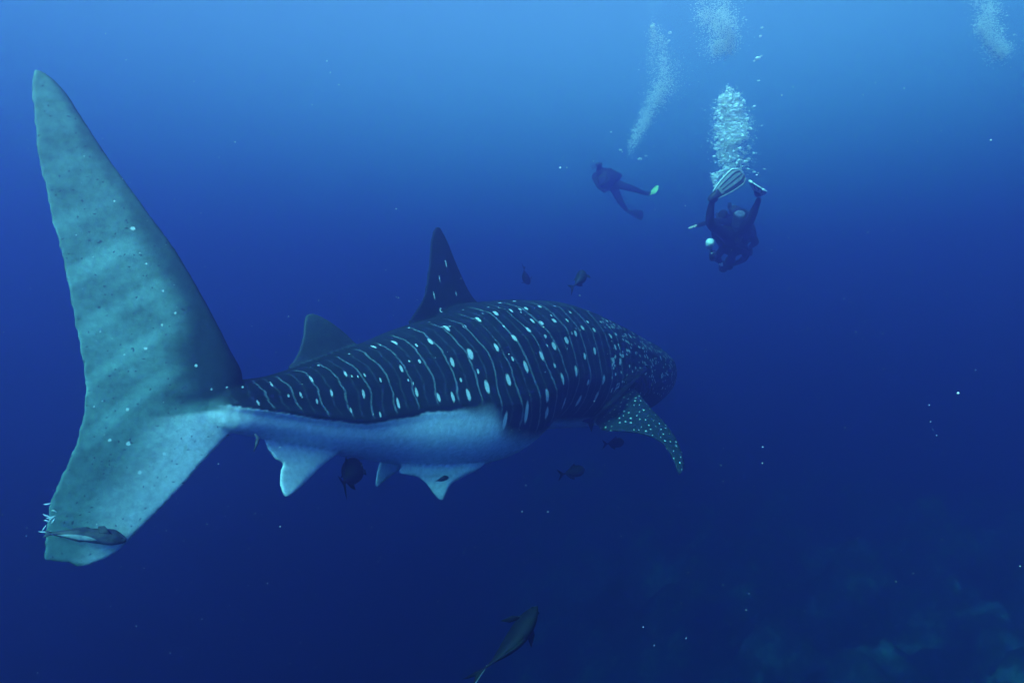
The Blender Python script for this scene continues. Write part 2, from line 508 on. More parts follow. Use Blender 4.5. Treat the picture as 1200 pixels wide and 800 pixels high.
# tail fin pigment: grey, mottled, dark leading edge above, white leading edge below
zt = co[:, 2] - P0[2]
at_u = ((co - P0) @ tdir)
rowpy = np.interp(co[:, 2] / co[:, 1], [(400 - 664) / F, (400 - 81) / F], [664, 81])
cpx = 600 + F * co[:, 0] / co[:, 1]
tl = pchip(ky, [t[1] for t in TAIL], np.clip(rowpy, 81, 664)); tr = pchip(ky, [t[2] for t in TAIL], np.clip(rowpy, 81, 664))
chord = np.clip((tr - cpx) / np.maximum(tr - tl, 4), 0, 1)                    # 0 leading, 1 trailing
grey = np.array((0.100, 0.180, 0.160)); dark = np.array((0.018, 0.034, 0.042))
mott = 1 + 0.26 * vnoise(co, 7.0, 21) + 0.22 * vnoise(co, 18.0, 22) + 0.10 * vnoise(co, 45.0, 25)
# pale bands that run out from the root
bandc = np.sin((at_u * 0.75 + zt * 1.0) * 19.0 + 1.6 * vnoise(co, 2.2, 24))
bands = smooth01(bandc * 1.1 - 0.1) * smooth01((chord - 0.12) / 0.3) * smooth01((zt + 0.45) / 0.4) * smooth01((1.45 - zt) / 0.5)
t_alb = grey[None] * (mott + 0.50 * bands)[:, None]
up_dark = smooth01((0.36 + 0.26 * np.exp(-(zt / 0.42) ** 2) + 0.06 * n2 - chord) / 0.30) * smooth01((zt + 0.02) / 0.10) * (1 - 0.55 * smooth01((zt - 0.5) / 1.1))
t_alb = t_alb * (1 - up_dark[:, None]) + dark[None] * up_dark[:, None]
lowpale = smooth01((-zt - 0.02) / 0.12) * smooth01((0.68 + 0.06 * n2 - chord) / 0.60)
t_alb = t_alb * (1 - 0.85 * lowpale[:, None]) + belly[None] * 0.75 * 0.85 * lowpale[:, None]
tw = np.where(tail_m, 1.0, 0.0)
tw = np.maximum(tw * smooth01((at_u + 0.06) / 0.14), 0)
near_tail = (at_u > -0.08) & (vs_s < 1.0)
tw = np.where(near_tail, smooth01((at_u + 0.06) / np.where(zt > 0.0, 0.16, 0.16 + 0.40 * smooth01(-zt / 0.05))), tw)
# keep the peduncle's own two tone border where the fin root meets it
alb = alb * (1 - tw[:, None]) + t_alb * tw[:, None]
alb *= (1 - 0.22 * np.exp(-((at_u - 0.02) / 0.16) ** 2) * (white > 0.5))[:, None]     # white pigment darkened round the stem to tone down its sunlit hot spot
# dorsal fins
dd = back[None] * (1.0 + 0.2 * n2)[:, None]
alb[dors] = dd[dors]
d2m = vpart == 3
alb[d2m] = (np.array((0.040, 0.064, 0.068))[None] * (1 + 0.25 * n2 + 0.1 * n3)[:, None])[d2m]
alb[vent] = (belly[None] * 0.78 * (1 + 0.06 * n2 + 0.05 * n3)[:, None])[vent]
pb = np.array((0.015, 0.028, 0.036))[None] * (1 + 0.2 * n2)[:, None]
alb[pecm] = pb[pecm]

# ---- pale spots and stripes, stored as signed fields so that the shader draws crisp edges
spot = np.full(nv, -1.0)
def put_spot(mask_idx, du, dw, a, b, g=1.0):
    f = 1.0 - np.sqrt((du / a) ** 2 + (dw / b) ** 2)
    f = np.clip(f, -1, 1) * g
    spot[mask_idx] = np.maximum(spot[mask_idx], f)
order = np.argsort(vs_s); ss_sorted = vs_s[order]
def body_spot(s, ph, a, b, tilt=0.0, g=1.0, parts_ok=(0,)):
    lo, hi = np.searchsorted(ss_sorted, (s - 0.3, s + 0.3))
    idx = order[lo:hi]
    idx = idx[np.isin(vpart[idx], parts_ok) & (np.abs(vphi[idx] - ph) < 40)]
    du = vs_s[idx] - s
    dw = np.radians(vphi[idx] - ph) * rad[idx]
    c, sn = math.cos(tilt), math.sin(tilt)
    put_spot(idx, du * c + dw * sn, -du * sn + dw * c, a, b, g)
SPOTS = [  # arc length, angle, half sizes
    (1.548,31.6,0.021,0.045), (1.728,37.1,0.022,0.052), (2.011,49.4,0.030,0.046), (1.875,48.9,0.017,0.030), (1.625,68.5,0.022,0.043),
    (1.810,66.1,0.017,0.027), (2.098,72.9,0.031,0.053), (2.299,68.5,0.046,0.065), (2.255,39.8,0.032,0.059), (2.706,40.2,0.042,0.050),
    (2.960,41.3,0.038,0.041), (3.328,27.6,0.025,0.029), (3.215,42.8,0.033,0.035), (3.491,29.0,0.027,0.024), (3.115,36.4,0.020,0.028),
    (3.342,44.1,0.021,0.026), (3.419,44.9,0.026,0.031), (3.573,45.5,0.023,0.027), (3.808,44.0,0.020,0.024), (3.990,50.7,0.026,0.029),
    (2.916,64.1,0.038,0.047), (2.632,66.7,0.043,0.053), (2.904,85.6,0.037,0.074), (2.646,91.4,0.043,0.072), (2.380,95.5,0.041,0.075),
    (2.169,101.2,0.032,0.065), (2.014,102.2,0.024,0.056), (1.886,101.7,0.023,0.047), (1.702,94.8,0.022,0.050), (1.513,104.3,0.022,0.056),
    (1.228,90.5,0.020,0.046), (2.362,123.1,0.040,0.101), (2.571,120.3,0.035,0.112), (2.805,116.7,0.036,0.140), (3.090,122.1,0.039,0.084),
    (3.076,109.0,0.039,0.089), (3.344,102.8,0.034,0.079), (3.431,123.8,0.043,0.095), (3.855,123.5,0.050,0.088), (4.191,119.7,0.044,0.079),
    (4.227,106.2,0.045,0.070), (4.607,114.6,0.036,0.068), (3.158,81.8,0.041,0.061), (3.387,79.3,0.044,0.053), (3.178,61.6,0.041,0.044),
    (3.410,60.6,0.035,0.035), (3.574,61.5,0.038,0.037), (3.779,60.9,0.035,0.033), (3.336,56.5,0.026,0.040), (3.587,78.3,0.044,0.050),
    (3.778,73.0,0.040,0.041), (3.974,67.4,0.042,0.038), (4.196,68.0,0.038,0.034), (4.082,85.2,0.043,0.053), (3.855,90.0,0.041,0.046),
    (3.628,100.8,0.049,0.070), (4.484,91.1,0.041,0.050), (4.656,89.3,0.042,0.040), (4.520,70.8,0.040,0.030), (4.571,78.5,0.035,0.035),
    (4.182,60.0,0.032,0.023), (4.503,56.1,0.028,0.025), (0.546,46.4,0.012,0.036), (0.855,54.8,0.019,0.038), (0.970,83.8,0.019,0.038),
    (1.137,59.5,0.020,0.034), (0.419,92.4,0.015,0.027), (1.286,67.1,0.015,0.025), (1.405,76.8,0.016,0.029), (0.725,79.1,0.014,0.026),
    (1.101,109.7,0.015,0.026), (0.842,94.5,0.014,0.026), (1.333,115.4,0.016,0.028), (3.330,70.7,0.026,0.029), (2.782,77.6,0.022,0.032),
    (2.325,83.1,0.020,0.031), (2.132,88.8,0.019,0.026), (3.289,91.9,0.025,0.034), (3.902,108.8,0.031,0.042), (4.814,100.4,0.038,0.035)]
for s_, ph, a_, b_ in SPOTS:
    s_ += S_OFF; a_ *= 0.66; b_ *= 0.90
    body_spot(s_, ph, a_, b_)
    body_spot(s_ + 0.03 * rng.normal(), -ph + 2.5 * rng.normal(), a_, b_ * rng.uniform(0.8, 1.2))
for _ in range(70):                        # small faint flecks between the rows
    s_ = rng.uniform(0.7, 4.8)
    body_spot(s_, rng.choice((-1, 1)) * rng.uniform(12, 100), 0.009 * rng.uniform(0.7, 1.3), 0.016 * rng.uniform(0.7, 1.4), g=0.85)
# stripes
sw_ = vs_s - S_OFF - 0.0011 * aphi + 0.030 * vnoise(np.stack([vs_s * 1.2, aphi / 30, 0 * aphi], 1), 1.6, 31) + 0.017 * vnoise(np.stack([vs_s * 4, aphi / 9, 0 * aphi], 1), 1.6, 32)
phase = pchip([0, 1.2, 2.4, 3.6, 4.9, 8.6], np.cumsum([0, 1.2 / 0.095, 1.2 / 0.102, 1.2 / 0.118, 1.3 / 0.13, 3.7 / 0.14]), np.clip(sw_, 0, 8.6))
stripe = np.sin(phase * 2 * math.pi)
even = 0.58 + 0.42 * np.sin(phase * math.pi + 0.4 + 0.5 * n1)
stripe_w = np.where(body_m, even * smooth01((vs_s - 0.35) / 0.3) * smooth01((5.3 - vs_s) / 0.6) * smooth01((phi_b - 3 - aphi) / 10) * smooth01((aphi - 18) / 14), 0)

# dots on the head and pectorals
for _ in range(1000):
    s = 4.55 + (SL - 4.7) * rng.beta(0.95, 1.1); ph = rng.uniform(-115, 115)
    body_spot(s, ph, 0.017 * rng.uniform(0.7, 1.3), 0.020 * rng.uniform(0.7, 1.4))
pidx = np.where(pecm)[0]
pc = co[pidx]
placed = np.zeros((1, 3))
for _ in range(1500):
    p = pc[rng.randint(len(pc))]
    if np.linalg.norm(placed - p, axis=1).min() < 0.055: continue
    placed = np.vstack([placed, p])
    d = np.linalg.norm(pc - p, axis=1); near_ = d < 0.08
    put_spot(pidx[near_], d[near_], 0 * d[near_], 0.0125 * rng.uniform(0.5, 1.35), 1.0, rng.uniform(0.25, 0.75))
# spots on the tail (pixels of the frame turned into points of the fin's plane)
def tail_spot(px, py, r, g=1.0):
    p = tail_pt(px, py)
    tz, tu = p[2] - P0[2], (p - P0) @ tdir
    idx = np.where(tail_m | near_tail)[0]
    du, dw = at_u[idx] - tu, zt[idx] - tz
    ok = (np.abs(du) < 0.1) & (np.abs(dw) < 0.1)
    put_spot(idx[ok], du[ok], dw[ok], r, r, g)
for px, py, r in [(155, 267, .028), (133, 234, .014), (171, 309, .016), (191, 341, .018), (206, 367, .020), (190, 381, .018), (230, 428, .020), (248, 455, .017), (266, 453, .015),
                  (284, 453, .016), (171, 408, .022), (150, 479, .022), (129, 515, .022), (151, 519, .028), (193, 531, .024), (164, 553, .026), (118, 388, .016), (146, 415, .014), (121, 470, .014), (69, 122, .012), (96, 180, .012), (108, 300, .013), (140, 330, .012)]:
    tail_spot(px, py, r * 0.55, 0.85)
# dorsal fin marks
def plane_spot(px, py, s, a, b, parts_ok):
    p = sagittal(px, py, s)
    idx = np.where(np.isin(vpart, parts_ok))[0]
    i = int(np.searchsorted(S, s))
    q = co[idx] - p
    du, dw = q @ TG[i], q @ UP[i]
    side = np.ones(len(idx), bool)
    ok = side & (np.abs(du) < 0.2) & (np.abs(dw) < 0.3)
    put_spot(idx[ok], du[ok], dw[ok], a, b)
for px, py, a, b in [(520, 310, .010, .045), (513, 327, .007, .05), (507, 347, .009, .05), (514.5, 366, .024, .045), (531, 345, .008, .03)]:
    plane_spot(px, py, s_d1, a, b, (2,))

# dark specks on the tail
speck = np.full(nv, -1.0)
tidx = np.where(tail_m)[0]
tc_ = co[tidx]
for _ in range(260):
    p = tc_[rng.randint(len(tc_))]
    ok = (np.abs(tc_[:, 2] - p[2]) < 0.04) & (np.abs(at_u[tidx] - (p - P0) @ tdir) < 0.04)
    q = tc_[ok] - p
    a = rng.uniform(0, math.pi); l = rng.uniform(0.006, 0.016); w_ = rng.uniform(0.004, 0.007)
    du, dw = q @ tdir, q[:, 2]
    f = 1 - np.sqrt(((du * math.cos(a) + dw * math.sin(a)) / l) ** 2 + ((-du * math.sin(a) + dw * math.cos(a)) / w_) ** 2)
    speck[tidx[ok]] = np.maximum(speck[tidx[ok]], np.clip(f, -1, 1))

def put_attr(me, name, arr, typ='FLOAT'):
    at_ = me.attributes.new(name, typ, 'POINT')
    if typ == 'FLOAT':
        at_.data.foreach_set('value', np.ascontiguousarray(arr, dtype=np.float32))
    else:
        at_.data.foreach_set('color', np.ascontiguousarray(np.concatenate([arr, np.ones((len(arr), 1))], 1), dtype=np.float32).ravel())
put_attr(shark_me, 'pigment', np.clip(alb, 0.004, 0.9), 'FLOAT_COLOR')
put_attr(shark_me, 'spot', spot)
put_attr(shark_me, 'stripe', stripe)
put_attr(shark_me, 'stripe_weight', stripe_w)
put_attr(shark_me, 'speck', speck)

def shark_material():
    m, nt, b = new_mat('whale_shark_skin')
    def attr(n):
        a = nt.nodes.new('ShaderNodeAttribute'); a.attribute_name = n; return a
    def ramp(src, lo, hi, out):
        r = nt.nodes.new('ShaderNodeMapRange'); r.interpolation_type = 'SMOOTHSTEP'
        r.inputs[1].default_value = lo; r.inputs[2].default_value = hi; r.inputs[3].default_value = 0; r.inputs[4].default_value = out
        nt.links.new(src, r.inputs[0]); return r.outputs[0]
    def mix(fac, a, col):
        x = nt.nodes.new('ShaderNodeMix'); x.data_type = 'RGBA'
        nt.links.new(fac, x.inputs[0]); nt.links.new(a, x.inputs[6]); x.inputs[7].default_value = (*col, 1)
        return x.outputs[2]
    def mul(a, c):
        x = nt.nodes.new('ShaderNodeMath'); x.operation = 'MULTIPLY'
        nt.links.new(a, x.inputs[0])
        if isinstance(c, float): x.inputs[1].default_value = c
        else: nt.links.new(c, x.inputs[1])
        return x.outputs[0]
    tc = nt.nodes.new('ShaderNodeTexCoord')
    nz = nt.nodes.new('ShaderNodeTexNoise'); nz.inputs['Scale'].default_value = 26; nz.inputs['Detail'].default_value = 6; nz.inputs['Roughness'].default_value = 0.65
    nt.links.new(tc.outputs['Object'], nz.inputs['Vector'])
    nf = nt.nodes.new('ShaderNodeTexNoise'); nf.inputs['Scale'].default_value = 110; nf.inputs['Detail'].default_value = 3
    nt.links.new(tc.outputs['Object'], nf.inputs['Vector'])
    base = attr('pigment').outputs['Color']
    # fine grain
    gr = nt.nodes.new('ShaderNodeMapRange'); gr.inputs[1].default_value = 0.25; gr.inputs[2].default_value = 0.75; gr.inputs[3].default_value = 0.70; gr.inputs[4].default_value = 1.30
    nt.links.new(nz.outputs['Fac'], gr.inputs[0])
    vm = nt.nodes.new('ShaderNodeVectorMath'); vm.operation = 'SCALE'
    nt.links.new(base, vm.inputs[0]); nt.links.new(gr.outputs[0], vm.inputs['Scale'])
    c = vm.outputs[0]
    # broken lines
    st = ramp(attr('stripe').outputs['Fac'], 0.72, 0.985, 1.0)
    br = ramp(nz.outputs['Fac'], 0.22, 0.62, 1.0)
    sw = mul(mul(mul(st, attr('stripe_weight').outputs['Fac']), br), 0.92)
    c = mix(sw, c, (0.17, 0.23, 0.25))
    ad = nt.nodes.new('ShaderNodeMath'); ad.operation = 'MULTIPLY_ADD'; ad.inputs[1].default_value = 0.5; 
    nt.links.new(nf.outputs['Fac'], ad.inputs[0]); nt.links.new(attr('spot').outputs['Fac'], ad.inputs[2])
    sp = ramp(ad.outputs[0], 0.20, 0.62, 0.95)
    c = mix(sp, c, (0.60, 0.66, 0.66))
    dk = ramp(attr('speck').outputs['Fac'], 0.0, 0.5, 0.75)
    c = mix(dk, c, (0.02, 0.03, 0.035))
    nt.links.new(c, b.inputs['Base Color'])
    b.inputs['Roughness'].default_value = 0.6
    b.inputs['Specular IOR Level'].default_value = 0.10
    bp = nt.nodes.new('ShaderNodeBump'); bp.inputs['Strength'].default_value = 0.35; bp.inputs['Distance'].default_value = 0.006
    nt.links.new(nz.outputs['Fac'], bp.inputs['Height']); nt.links.new(bp.outputs['Normal'], b.inputs['Normal'])
    return m
shark_me.materials.clear()
shark_me.materials.append(shark_material())
shark_me.polygons.foreach_set('use_smooth', [True] * len(shark_me.polygons))
shark = empty('whale_shark', tuple(C[NS // 2]))
tag(shark, 'huge dark spotted whale shark with white belly and tall teal tail fin', 'shark')
sb = bpy.data.objects.new('body', shark_me); COL.objects.link(sb)
adopt(sb, shark)
# gill slits: dark lens-shaped folds just ahead of the pectoral fin
for k in range(5):
    s0 = 5.02 + S_OFF + 0.15 * k
    ph_ = np.linspace(95 + 1.0 * k, 124 - 2 * k, 15)
    V = []
    for q, p in enumerate(ph_):
        w_ = 0.022 * math.sin(math.pi * (q + 0.3) / 14.6) + 0.002
        sk = s0 + 0.05 * math.sin(q / 14 * math.pi)
        V += [body_pt(sk - w_, p, -0.03), body_pt(sk - w_ * 0.6, p, 0.010), body_pt(sk + w_ * 0.6, p, 0.010), body_pt(sk + w_, p, -0.03)]
    o = link_mesh('gill_slit', V, ring_faces(15, 4), M['slit'])
    adopt(o, shark)


# ------------------------------------------------------------------ sea surface overhead (rippled: it passes steep light and mirrors the deep at a slant)
def sea_surface():
    m = bpy.data.materials.new('sea_surface'); m.use_nodes = True
    nt = m.node_tree; nt.nodes.clear()
    out = nt.nodes.new('ShaderNodeOutputMaterial'); mx = nt.nodes.new('ShaderNodeMixShader')
    tr = nt.nodes.new('ShaderNodeBsdfTransparent'); gl = nt.nodes.new('ShaderNodeBsdfGlossy'); fr = nt.nodes.new('ShaderNodeLayerWeight')
    mr = nt.nodes.new('ShaderNodeMapRange'); mr.interpolation_type = 'SMOOTHSTEP'
    fr.inputs['Blend'].default_value = 0.5; mr.inputs[1].default_value = 0.45; mr.inputs[2].default_value = 0.96; gl.inputs['Roughness'].default_value = 0.25
    nt.links.new(fr.outputs['Facing'], mr.inputs[0]); nt.links.new(mr.outputs[0], mx.inputs[0]); nt.links.new(tr.outputs[0], mx.inputs[1]); nt.links.new(gl.outputs[0], mx.inputs[2])
    nt.links.new(mx.outputs[0], out.inputs['Surface'])
    z = SURFACE_Z - 0.05
    o = link_mesh('water_surface', [(-109, -109, z), (109, -109, z), (109, 109, z), (-109, 109, z)], [(0, 1, 2, 3)], m, smooth=False)
    tag(o, 'sea surface seen from below', kind='structure')
sea_surface()

# ------------------------------------------------------------------ fish
def tube_rings(path, ra, rb, side, up, n=16):
    """rings with half widths ra (along side) and rb (along up) on a path"""
    ang = np.linspace(0, 2 * math.pi, n, endpoint=False)
    out = []
    for p, a, b in zip(path, ra, rb):
        out.append(p + np.outer(np.cos(ang) * a, side) + np.outer(np.sin(ang) * b, up))
    return np.concatenate(out), ring_faces(len(path), n)

def plate(outline, n, h):
    """thin solid from a planar outline (k x 3), tapering to its rim"""
    P = np.array(outline, float); c = P.mean(0); k = len(P)
    n = np.array(n, float); n /= np.linalg.norm(n)
    inner = c + (P - c) * 0.6
    V = np.concatenate([P, inner + n * h, [c + n * h], inner - n * h, [c - n * h]])
    Fc = []
    for i in range(k):
        j = (i + 1) % k
        Fc += [(i, j, k + j, k + i), (k + i, k + j, 2 * k), (j, i, 2 * k + 1 + i, 2 * k + 1 + j), (2 * k + 1 + j, 2 * k + 1 + i, 3 * k + 1)]
    return V, Fc

def join_parts(ps):
    V, Fc, off = [], [], 0
    for v, f in ps:
        V.append(v); Fc += [tuple(off + i for i in q) for q in f]; off += len(v)
    return np.concatenate(V), Fc

def unit(v):
    v = np.array(v, float); return v / np.linalg.norm(v)

FISH_PROF = [(0, .02, .02), (.03, .22, .25), (.08, .45, .52), (.16, .72, .80), (.28, .95, .98), (.40, 1, 1), (.52, .94, .93), (.64, .76, .76), (.76, .50, .50), (.86, .26, .26), (.93, .14, .15), (1.0, .10, .13)]
def fish(name, label, centre, fwd, up, length, depth, width, mat, group=None, bend=0.0, eye=True, pale_edges=False, fork=0.55):
    f = unit(fwd); side = unit(np.cross(f, up)); u = np.cross(side, f)
    c = np.array(centre)
    bl = length * 0.80
    t = np.linspace(0, 1, 30)
    w = pchip([p[0] for p in FISH_PROF], [p[1] for p in FISH_PROF], t) * width / 2
    h = pchip([p[0] for p in FISH_PROF], [p[2] for p in FISH_PROF], t) * depth / 2
    off = bend * length * np.clip(t - 0.35, 0, 1) ** 2
    path = np.array([f * (length * 0.5 - bl * q) + side * o for q, o in zip(t, off)])
    ps = [tube_rings(path, w, h, side, u, 18)]
    tb = path[-1]; e = bend * length * 0.9
    tl = length * 0.22
    back = -f * tl + side * e * 0.3
    hh = depth * 0.52
    # forked tail
    ol = [tb + u * depth * .06, tb + back * .45 + u * hh * .55, tb + back * 1.05 + u * hh, tb + back * 0.72 + u * hh * .45, tb + back * fork, tb + back * 0.72 - u * hh * .45, tb + back * 1.05 - u * hh, tb + back * .45 - u * hh * .55, tb - u * depth * .06]
    ps.append(plate(ol, side, length * 0.008))
    def P(q, hgt, lat=0.0):
        k = int(np.clip(q * 29, 0, 29))
        return path[k] + u * hgt + side * lat
    # dorsal and anal fins
    for sg in (1, -1):
        q0 = 0.42 if sg > 0 else 0.52
        ps.append(plate([P(q0, sg * depth * .40), P(q0 + .06, sg * depth * .70), P(q0 + .14, sg * depth * .58), P(q0 + .26, sg * depth * .44), P(.93, sg * depth * .14), P(.88, sg * depth * .06), P(q0 + .2, sg * depth * .25)], side, length * .006))
    # pectoral fins
    for sg in (1, -1):
        r0 = P(.27, -depth * .08, sg * width * .44)
        tip = r0 - f * length * .17 + side * sg * length * .15 - u * depth * .12
        ps.append(plate([r0 + u * depth * .05, r0 - f * length * .05 + side * sg * length * .085 + u * depth * .02, tip, r0 - f * length * .12 + side * sg * length * .05 - u * depth * .1, r0 - f * length * .05 - u * depth * .06], unit(np.cross(tip - r0, f)), length * .005))
    V, Fc = join_parts(ps)
    o = link_mesh(name, V, Fc, mat)
    o.location = c
    tag(o, label, 'fish', group)
    if eye:
        for sg in (1, -1):
            ep = P(.10, depth * .06, sg * width * .23)
            ev, ef = ball(ep, length * .014, 8, 6)
            link_mesh('eye', ev, ef, M['fish_eye'], o)
    if pale_edges:
        r0 = P(.27, -depth * .03, -width * .44)
        tip = r0 - f * length * .17 - side * length * .15 - u * depth * .17
        e1, e2 = tb + back * .1 + u * depth * .09, tb + back * 1.05 + u * hh
        for a, b in ((r0, r0 + (tip - r0) * .55 + f * length * .035), (e1, e2)):
            ev, ef = tube_rings(np.linspace(a, b, 4), [length * .004] * 4, [length * .007] * 4, side, u, 6)
            link_mesh('pale_fin_edge', ev, ef, M['fish_pale_edge'], o)
    return o

def ball(c, r, nu=10, nv_=8, squash=(1, 1, 1)):
    th = np.linspace(0.02, math.pi - 0.02, nv_)
    ph = np.linspace(0, 2 * math.pi, nu, endpoint=False)
    V = np.stack([np.outer(np.sin(th), np.cos(ph)) * squash[0], np.outer(np.sin(th), np.sin(ph)) * squash[1], np.outer(np.cos(th), np.ones(nu)) * squash[2]], -1).reshape(-1, 3) * r + np.array(c)
    return V, ring_faces(nv_, nu)

fish('fish', 'dark jack with a white-edged pectoral fin swimming below the shark', at(598, 758, 3.6), (0.52, 0.35, 0.62), (0.35, -0.85, 0.2), 0.56, 0.17, 0.105, M['fish_dark'], bend=-0.25, pale_edges=True)
fish('fish', 'black deep-bodied fish just under the belly beside the white anal fin', at(408, 557, 4.75), (0.25, 0.85, 0.30), (-0.25, -0.2, 1.0), 0.36, 0.205, 0.16, M['fish_dark'], bend=0.25)
fish('fish', 'grey fish with hanging forked tail above the shark back, beside a fainter one', at(680, 328, 7.6), (0.28, 0.75, 0.60), (-0.35, -0.5, 0.75), 0.40, 0.15, 0.13, M['fish_steel'], bend=-0.35)
fish('fish', 'faint dark fish hovering above the shark back, close behind its tall dorsal fin', at(615, 323, 9.6), (0.35, 0.6, -0.7), (-0.4, 0.3, 0.6), 0.36, 0.16, 0.12, M['fish_dark'], bend=0.2)
fish('fish', 'dark fish swimming level under the shark, lower of two', at(670, 553, 6.6), (1.0, 0.25, 0.16), (-0.16, 0, 1.0), 0.31, 0.125, 0.075, M['fish_dark'])
fish('fish', 'dim dark fish swimming just beneath the spotted pectoral fin', at(719, 519, 7.6), (1.0, 0.35, 0.05), (0, 0, 1.0), 0.30, 0.12, 0.075, M['fish_dark'])

# ------------------------------------------------------------------ remoras
def remora(label, path_px, y_list, widths, mat, belly=None, tail=True):
    """slender sucker fish lying along the shark; path from snout to tail"""
    pts = np.array([at(a, b, y) for (a, b), y in zip(path_px, y_list)])
    k = np.linspace(0, 1, len(pts)); q = np.linspace(0, 1, 26)
    path = np.stack([pchip(k, pts[:, i], q) for i in range(3)], 1)
    w = pchip(np.linspace(0, 1, len(widths)), widths, q)
    Ln = np.linalg.norm(np.diff(path, axis=0), axis=1).sum()
    d = unit(path[-1] - path[0]); view = unit(-path[10]); u = unit(np.cross(d, view)); u = u if u[2] > 0 else -u
    nrm = unit(np.cross(u, d)); nrm = nrm if nrm @ view > 0 else -nrm
    ps = [tube_rings(path, w * 0.75, w, nrm, u, 16)]
    e = path[-1]; dd = unit(path[-1] - path[-4])
    if tail:
        ps.append(plate([e - dd * .02 * Ln + u * w[-1], e + dd * .10 * Ln + u * .055 * Ln, e + dd * .065 * Ln, e + dd * .10 * Ln - u * .065 * Ln, e - dd * .02 * Ln - u * w[-1]], nrm, Ln * .005))
    # low dorsal and anal fins, pectoral fin
    for sg, a, b in ((1, 12, 22), (-1, 13, 22)):
        ps.append(plate([path[a] + u * sg * w[a] * .8, path[a + 2] + u * sg * (w[a + 2] + .022 * Ln), path[a + 5] + u * sg * (w[a + 5] + .016 * Ln), path[b] + u * sg * w[b] * .8, path[a + 5] + u * sg * w[a + 5] * .4], nrm, Ln * .004))
    ps.append(plate([path[6] + nrm * w[6] * .7 + u * w[6] * .35, path[9] + nrm * w[9] * .9 + u * (w[9] + .035 * Ln), path[11] + nrm * w[11] * .8 + u * (w[11] + .03 * Ln), path[10] + nrm * w[10] * .7 + u * w[10] * .3], nrm, Ln * .004))
    V, Fc = join_parts(ps)
    o = link_mesh('remora', V, Fc, mat)
    recenter(o)
    tag(o, label, 'remora')
    base = np.array(o.location)
    if belly:
        lo, hi = belly
        ww = w[lo:hi] * np.sin(np.linspace(0.25, math.pi - 0.25, hi - lo)) ** 0.5
        V, Fc = tube_rings(path[lo:hi] - u * w[lo:hi, None] * 0.42 + nrm * w[lo:hi, None] * 0.42, ww * 0.42, ww * 0.52, nrm, u, 12)
        link_mesh('pale_belly', V - base, Fc, M['remora_belly'], o)
    ep = path[2] + nrm * w[2] * .62 + u * w[2] * .25
    ev, ef = ball(ep - base, Ln * .012, 8, 6)
    link_mesh('eye', ev, ef, M['fish_eye'], o)
    return o

yt = [float(tail_pt(px, py)[1]) for px, py in ((148, 632), (130, 628), (105, 628), (80, 626), (62, 630))]
remora('grey remora clinging across the tip of the lower tail lobe', [(148, 633), (130, 629), (106, 627), (82, 625), (60, 625)], [v - 0.050 for v in yt], [.012, .034, .046, .044, .040, .034, .026, .016, .007], M['remora'], belly=(10, 24))
remora('tiny black remora resting on the near pelvic fin', [(525.5, 559), (521, 560), (516, 562), (512, 563)], [5.24, 5.22, 5.20, 5.18], [.010, .020, .021, .016, .009, .004], M['fish_dark'])
remora('long dark remora lying along the flank above the pectoral fin', [(761, 427), (748, 440), (730, 458), (712, 476), (695, 491)], [7.72, 7.30, 6.96, 6.76, 6.90], [.012, .036, .046, .038, .032, .028, .023, .017, .007], M['fish_dark'])
remora('thin grey remora trailing under the tail stem', [(299, 508), (302, 514), (301, 520), (298, 527)], [3.93, 3.92, 3.91, 3.90], [.006, .010, .011, .009, .006, .003], M['remora'])

# white shreds on the trailing tip of the lower tail lobe
rg = random.Random(4)
for a, b, c, d in ((51, 590.5, 60, 589), (50.5, 602, 59, 605), (55, 603, 62, 612), (51, 609.5, 58, 612), (54, 607, 65, 604), (49, 622, 54, 615), (45, 622.5, 60, 622), (57, 612, 63, 606), (60, 598, 66, 600), (64, 607, 60, 613)):
    p0, p1 = tail_pt(a, b), tail_pt(c, d)
    off = -unit(p0) * rg.uniform(0.02, 0.045)
    t = np.linspace(0, 1, 6)[:, None]
    path = p0 + (p1 - p0) * t + off + np.array((0, 0, 1.0)) * (np.sin(t * 3.1) * rg.uniform(-.006, .008))
    u = unit(np.cross(p1 - p0, (0, 1, 0)))
    V, Fc = tube_rings(path, np.array([.001, .003, .0045, .004, .003, .001]), np.array([.001, .003, .0045, .004, .003, .001]), u, np.array((0, 1.0, 0)), 6)
    adopt(link_mesh('skin_shred', V, Fc, M['shred']), shark)

# ------------------------------------------------------------------ divers
def skin_body(name, joints, bones, mat, root):
    names = list(joints)
    me = bpy.data.meshes.new(name)
    me.from_pydata([tuple(map(float, joints[n][0])) for n in names], [(names.index(a), names.index(b)) for a, b in bones], [])
    o = bpy.data.objects.new(name, me); COL.objects.link(o)
    sk = o.modifiers.new('skin', 'SKIN'); sk.branch_smoothing = 0.6
    sub = o.modifiers.new('sub', 'SUBSURF'); sub.levels = 2; sub.render_levels = 2
    for n, v in zip(names, me.skin_vertices[0].data):
        r = joints[n][1]
        v.radius = (r, r) if not isinstance(r, tuple) else r
        v.use_root = n == root
    dg = bpy.context.evaluated_depsgraph_get()
    m2 = bpy.data.meshes.new_from_object(o.evaluated_get(dg))
    bpy.data.objects.remove(o); bpy.data.meshes.remove(me)
    o = bpy.data.objects.new(name, m2); COL.objects.link(o)
    m2.name = name
    m2.materials.clear()
    for x in (mat if isinstance(mat, (list, tuple)) else [mat]):
        m2.materials.append(x)
    m2.polygons.foreach_set('use_smooth', [True] * len(m2.polygons))
    return o

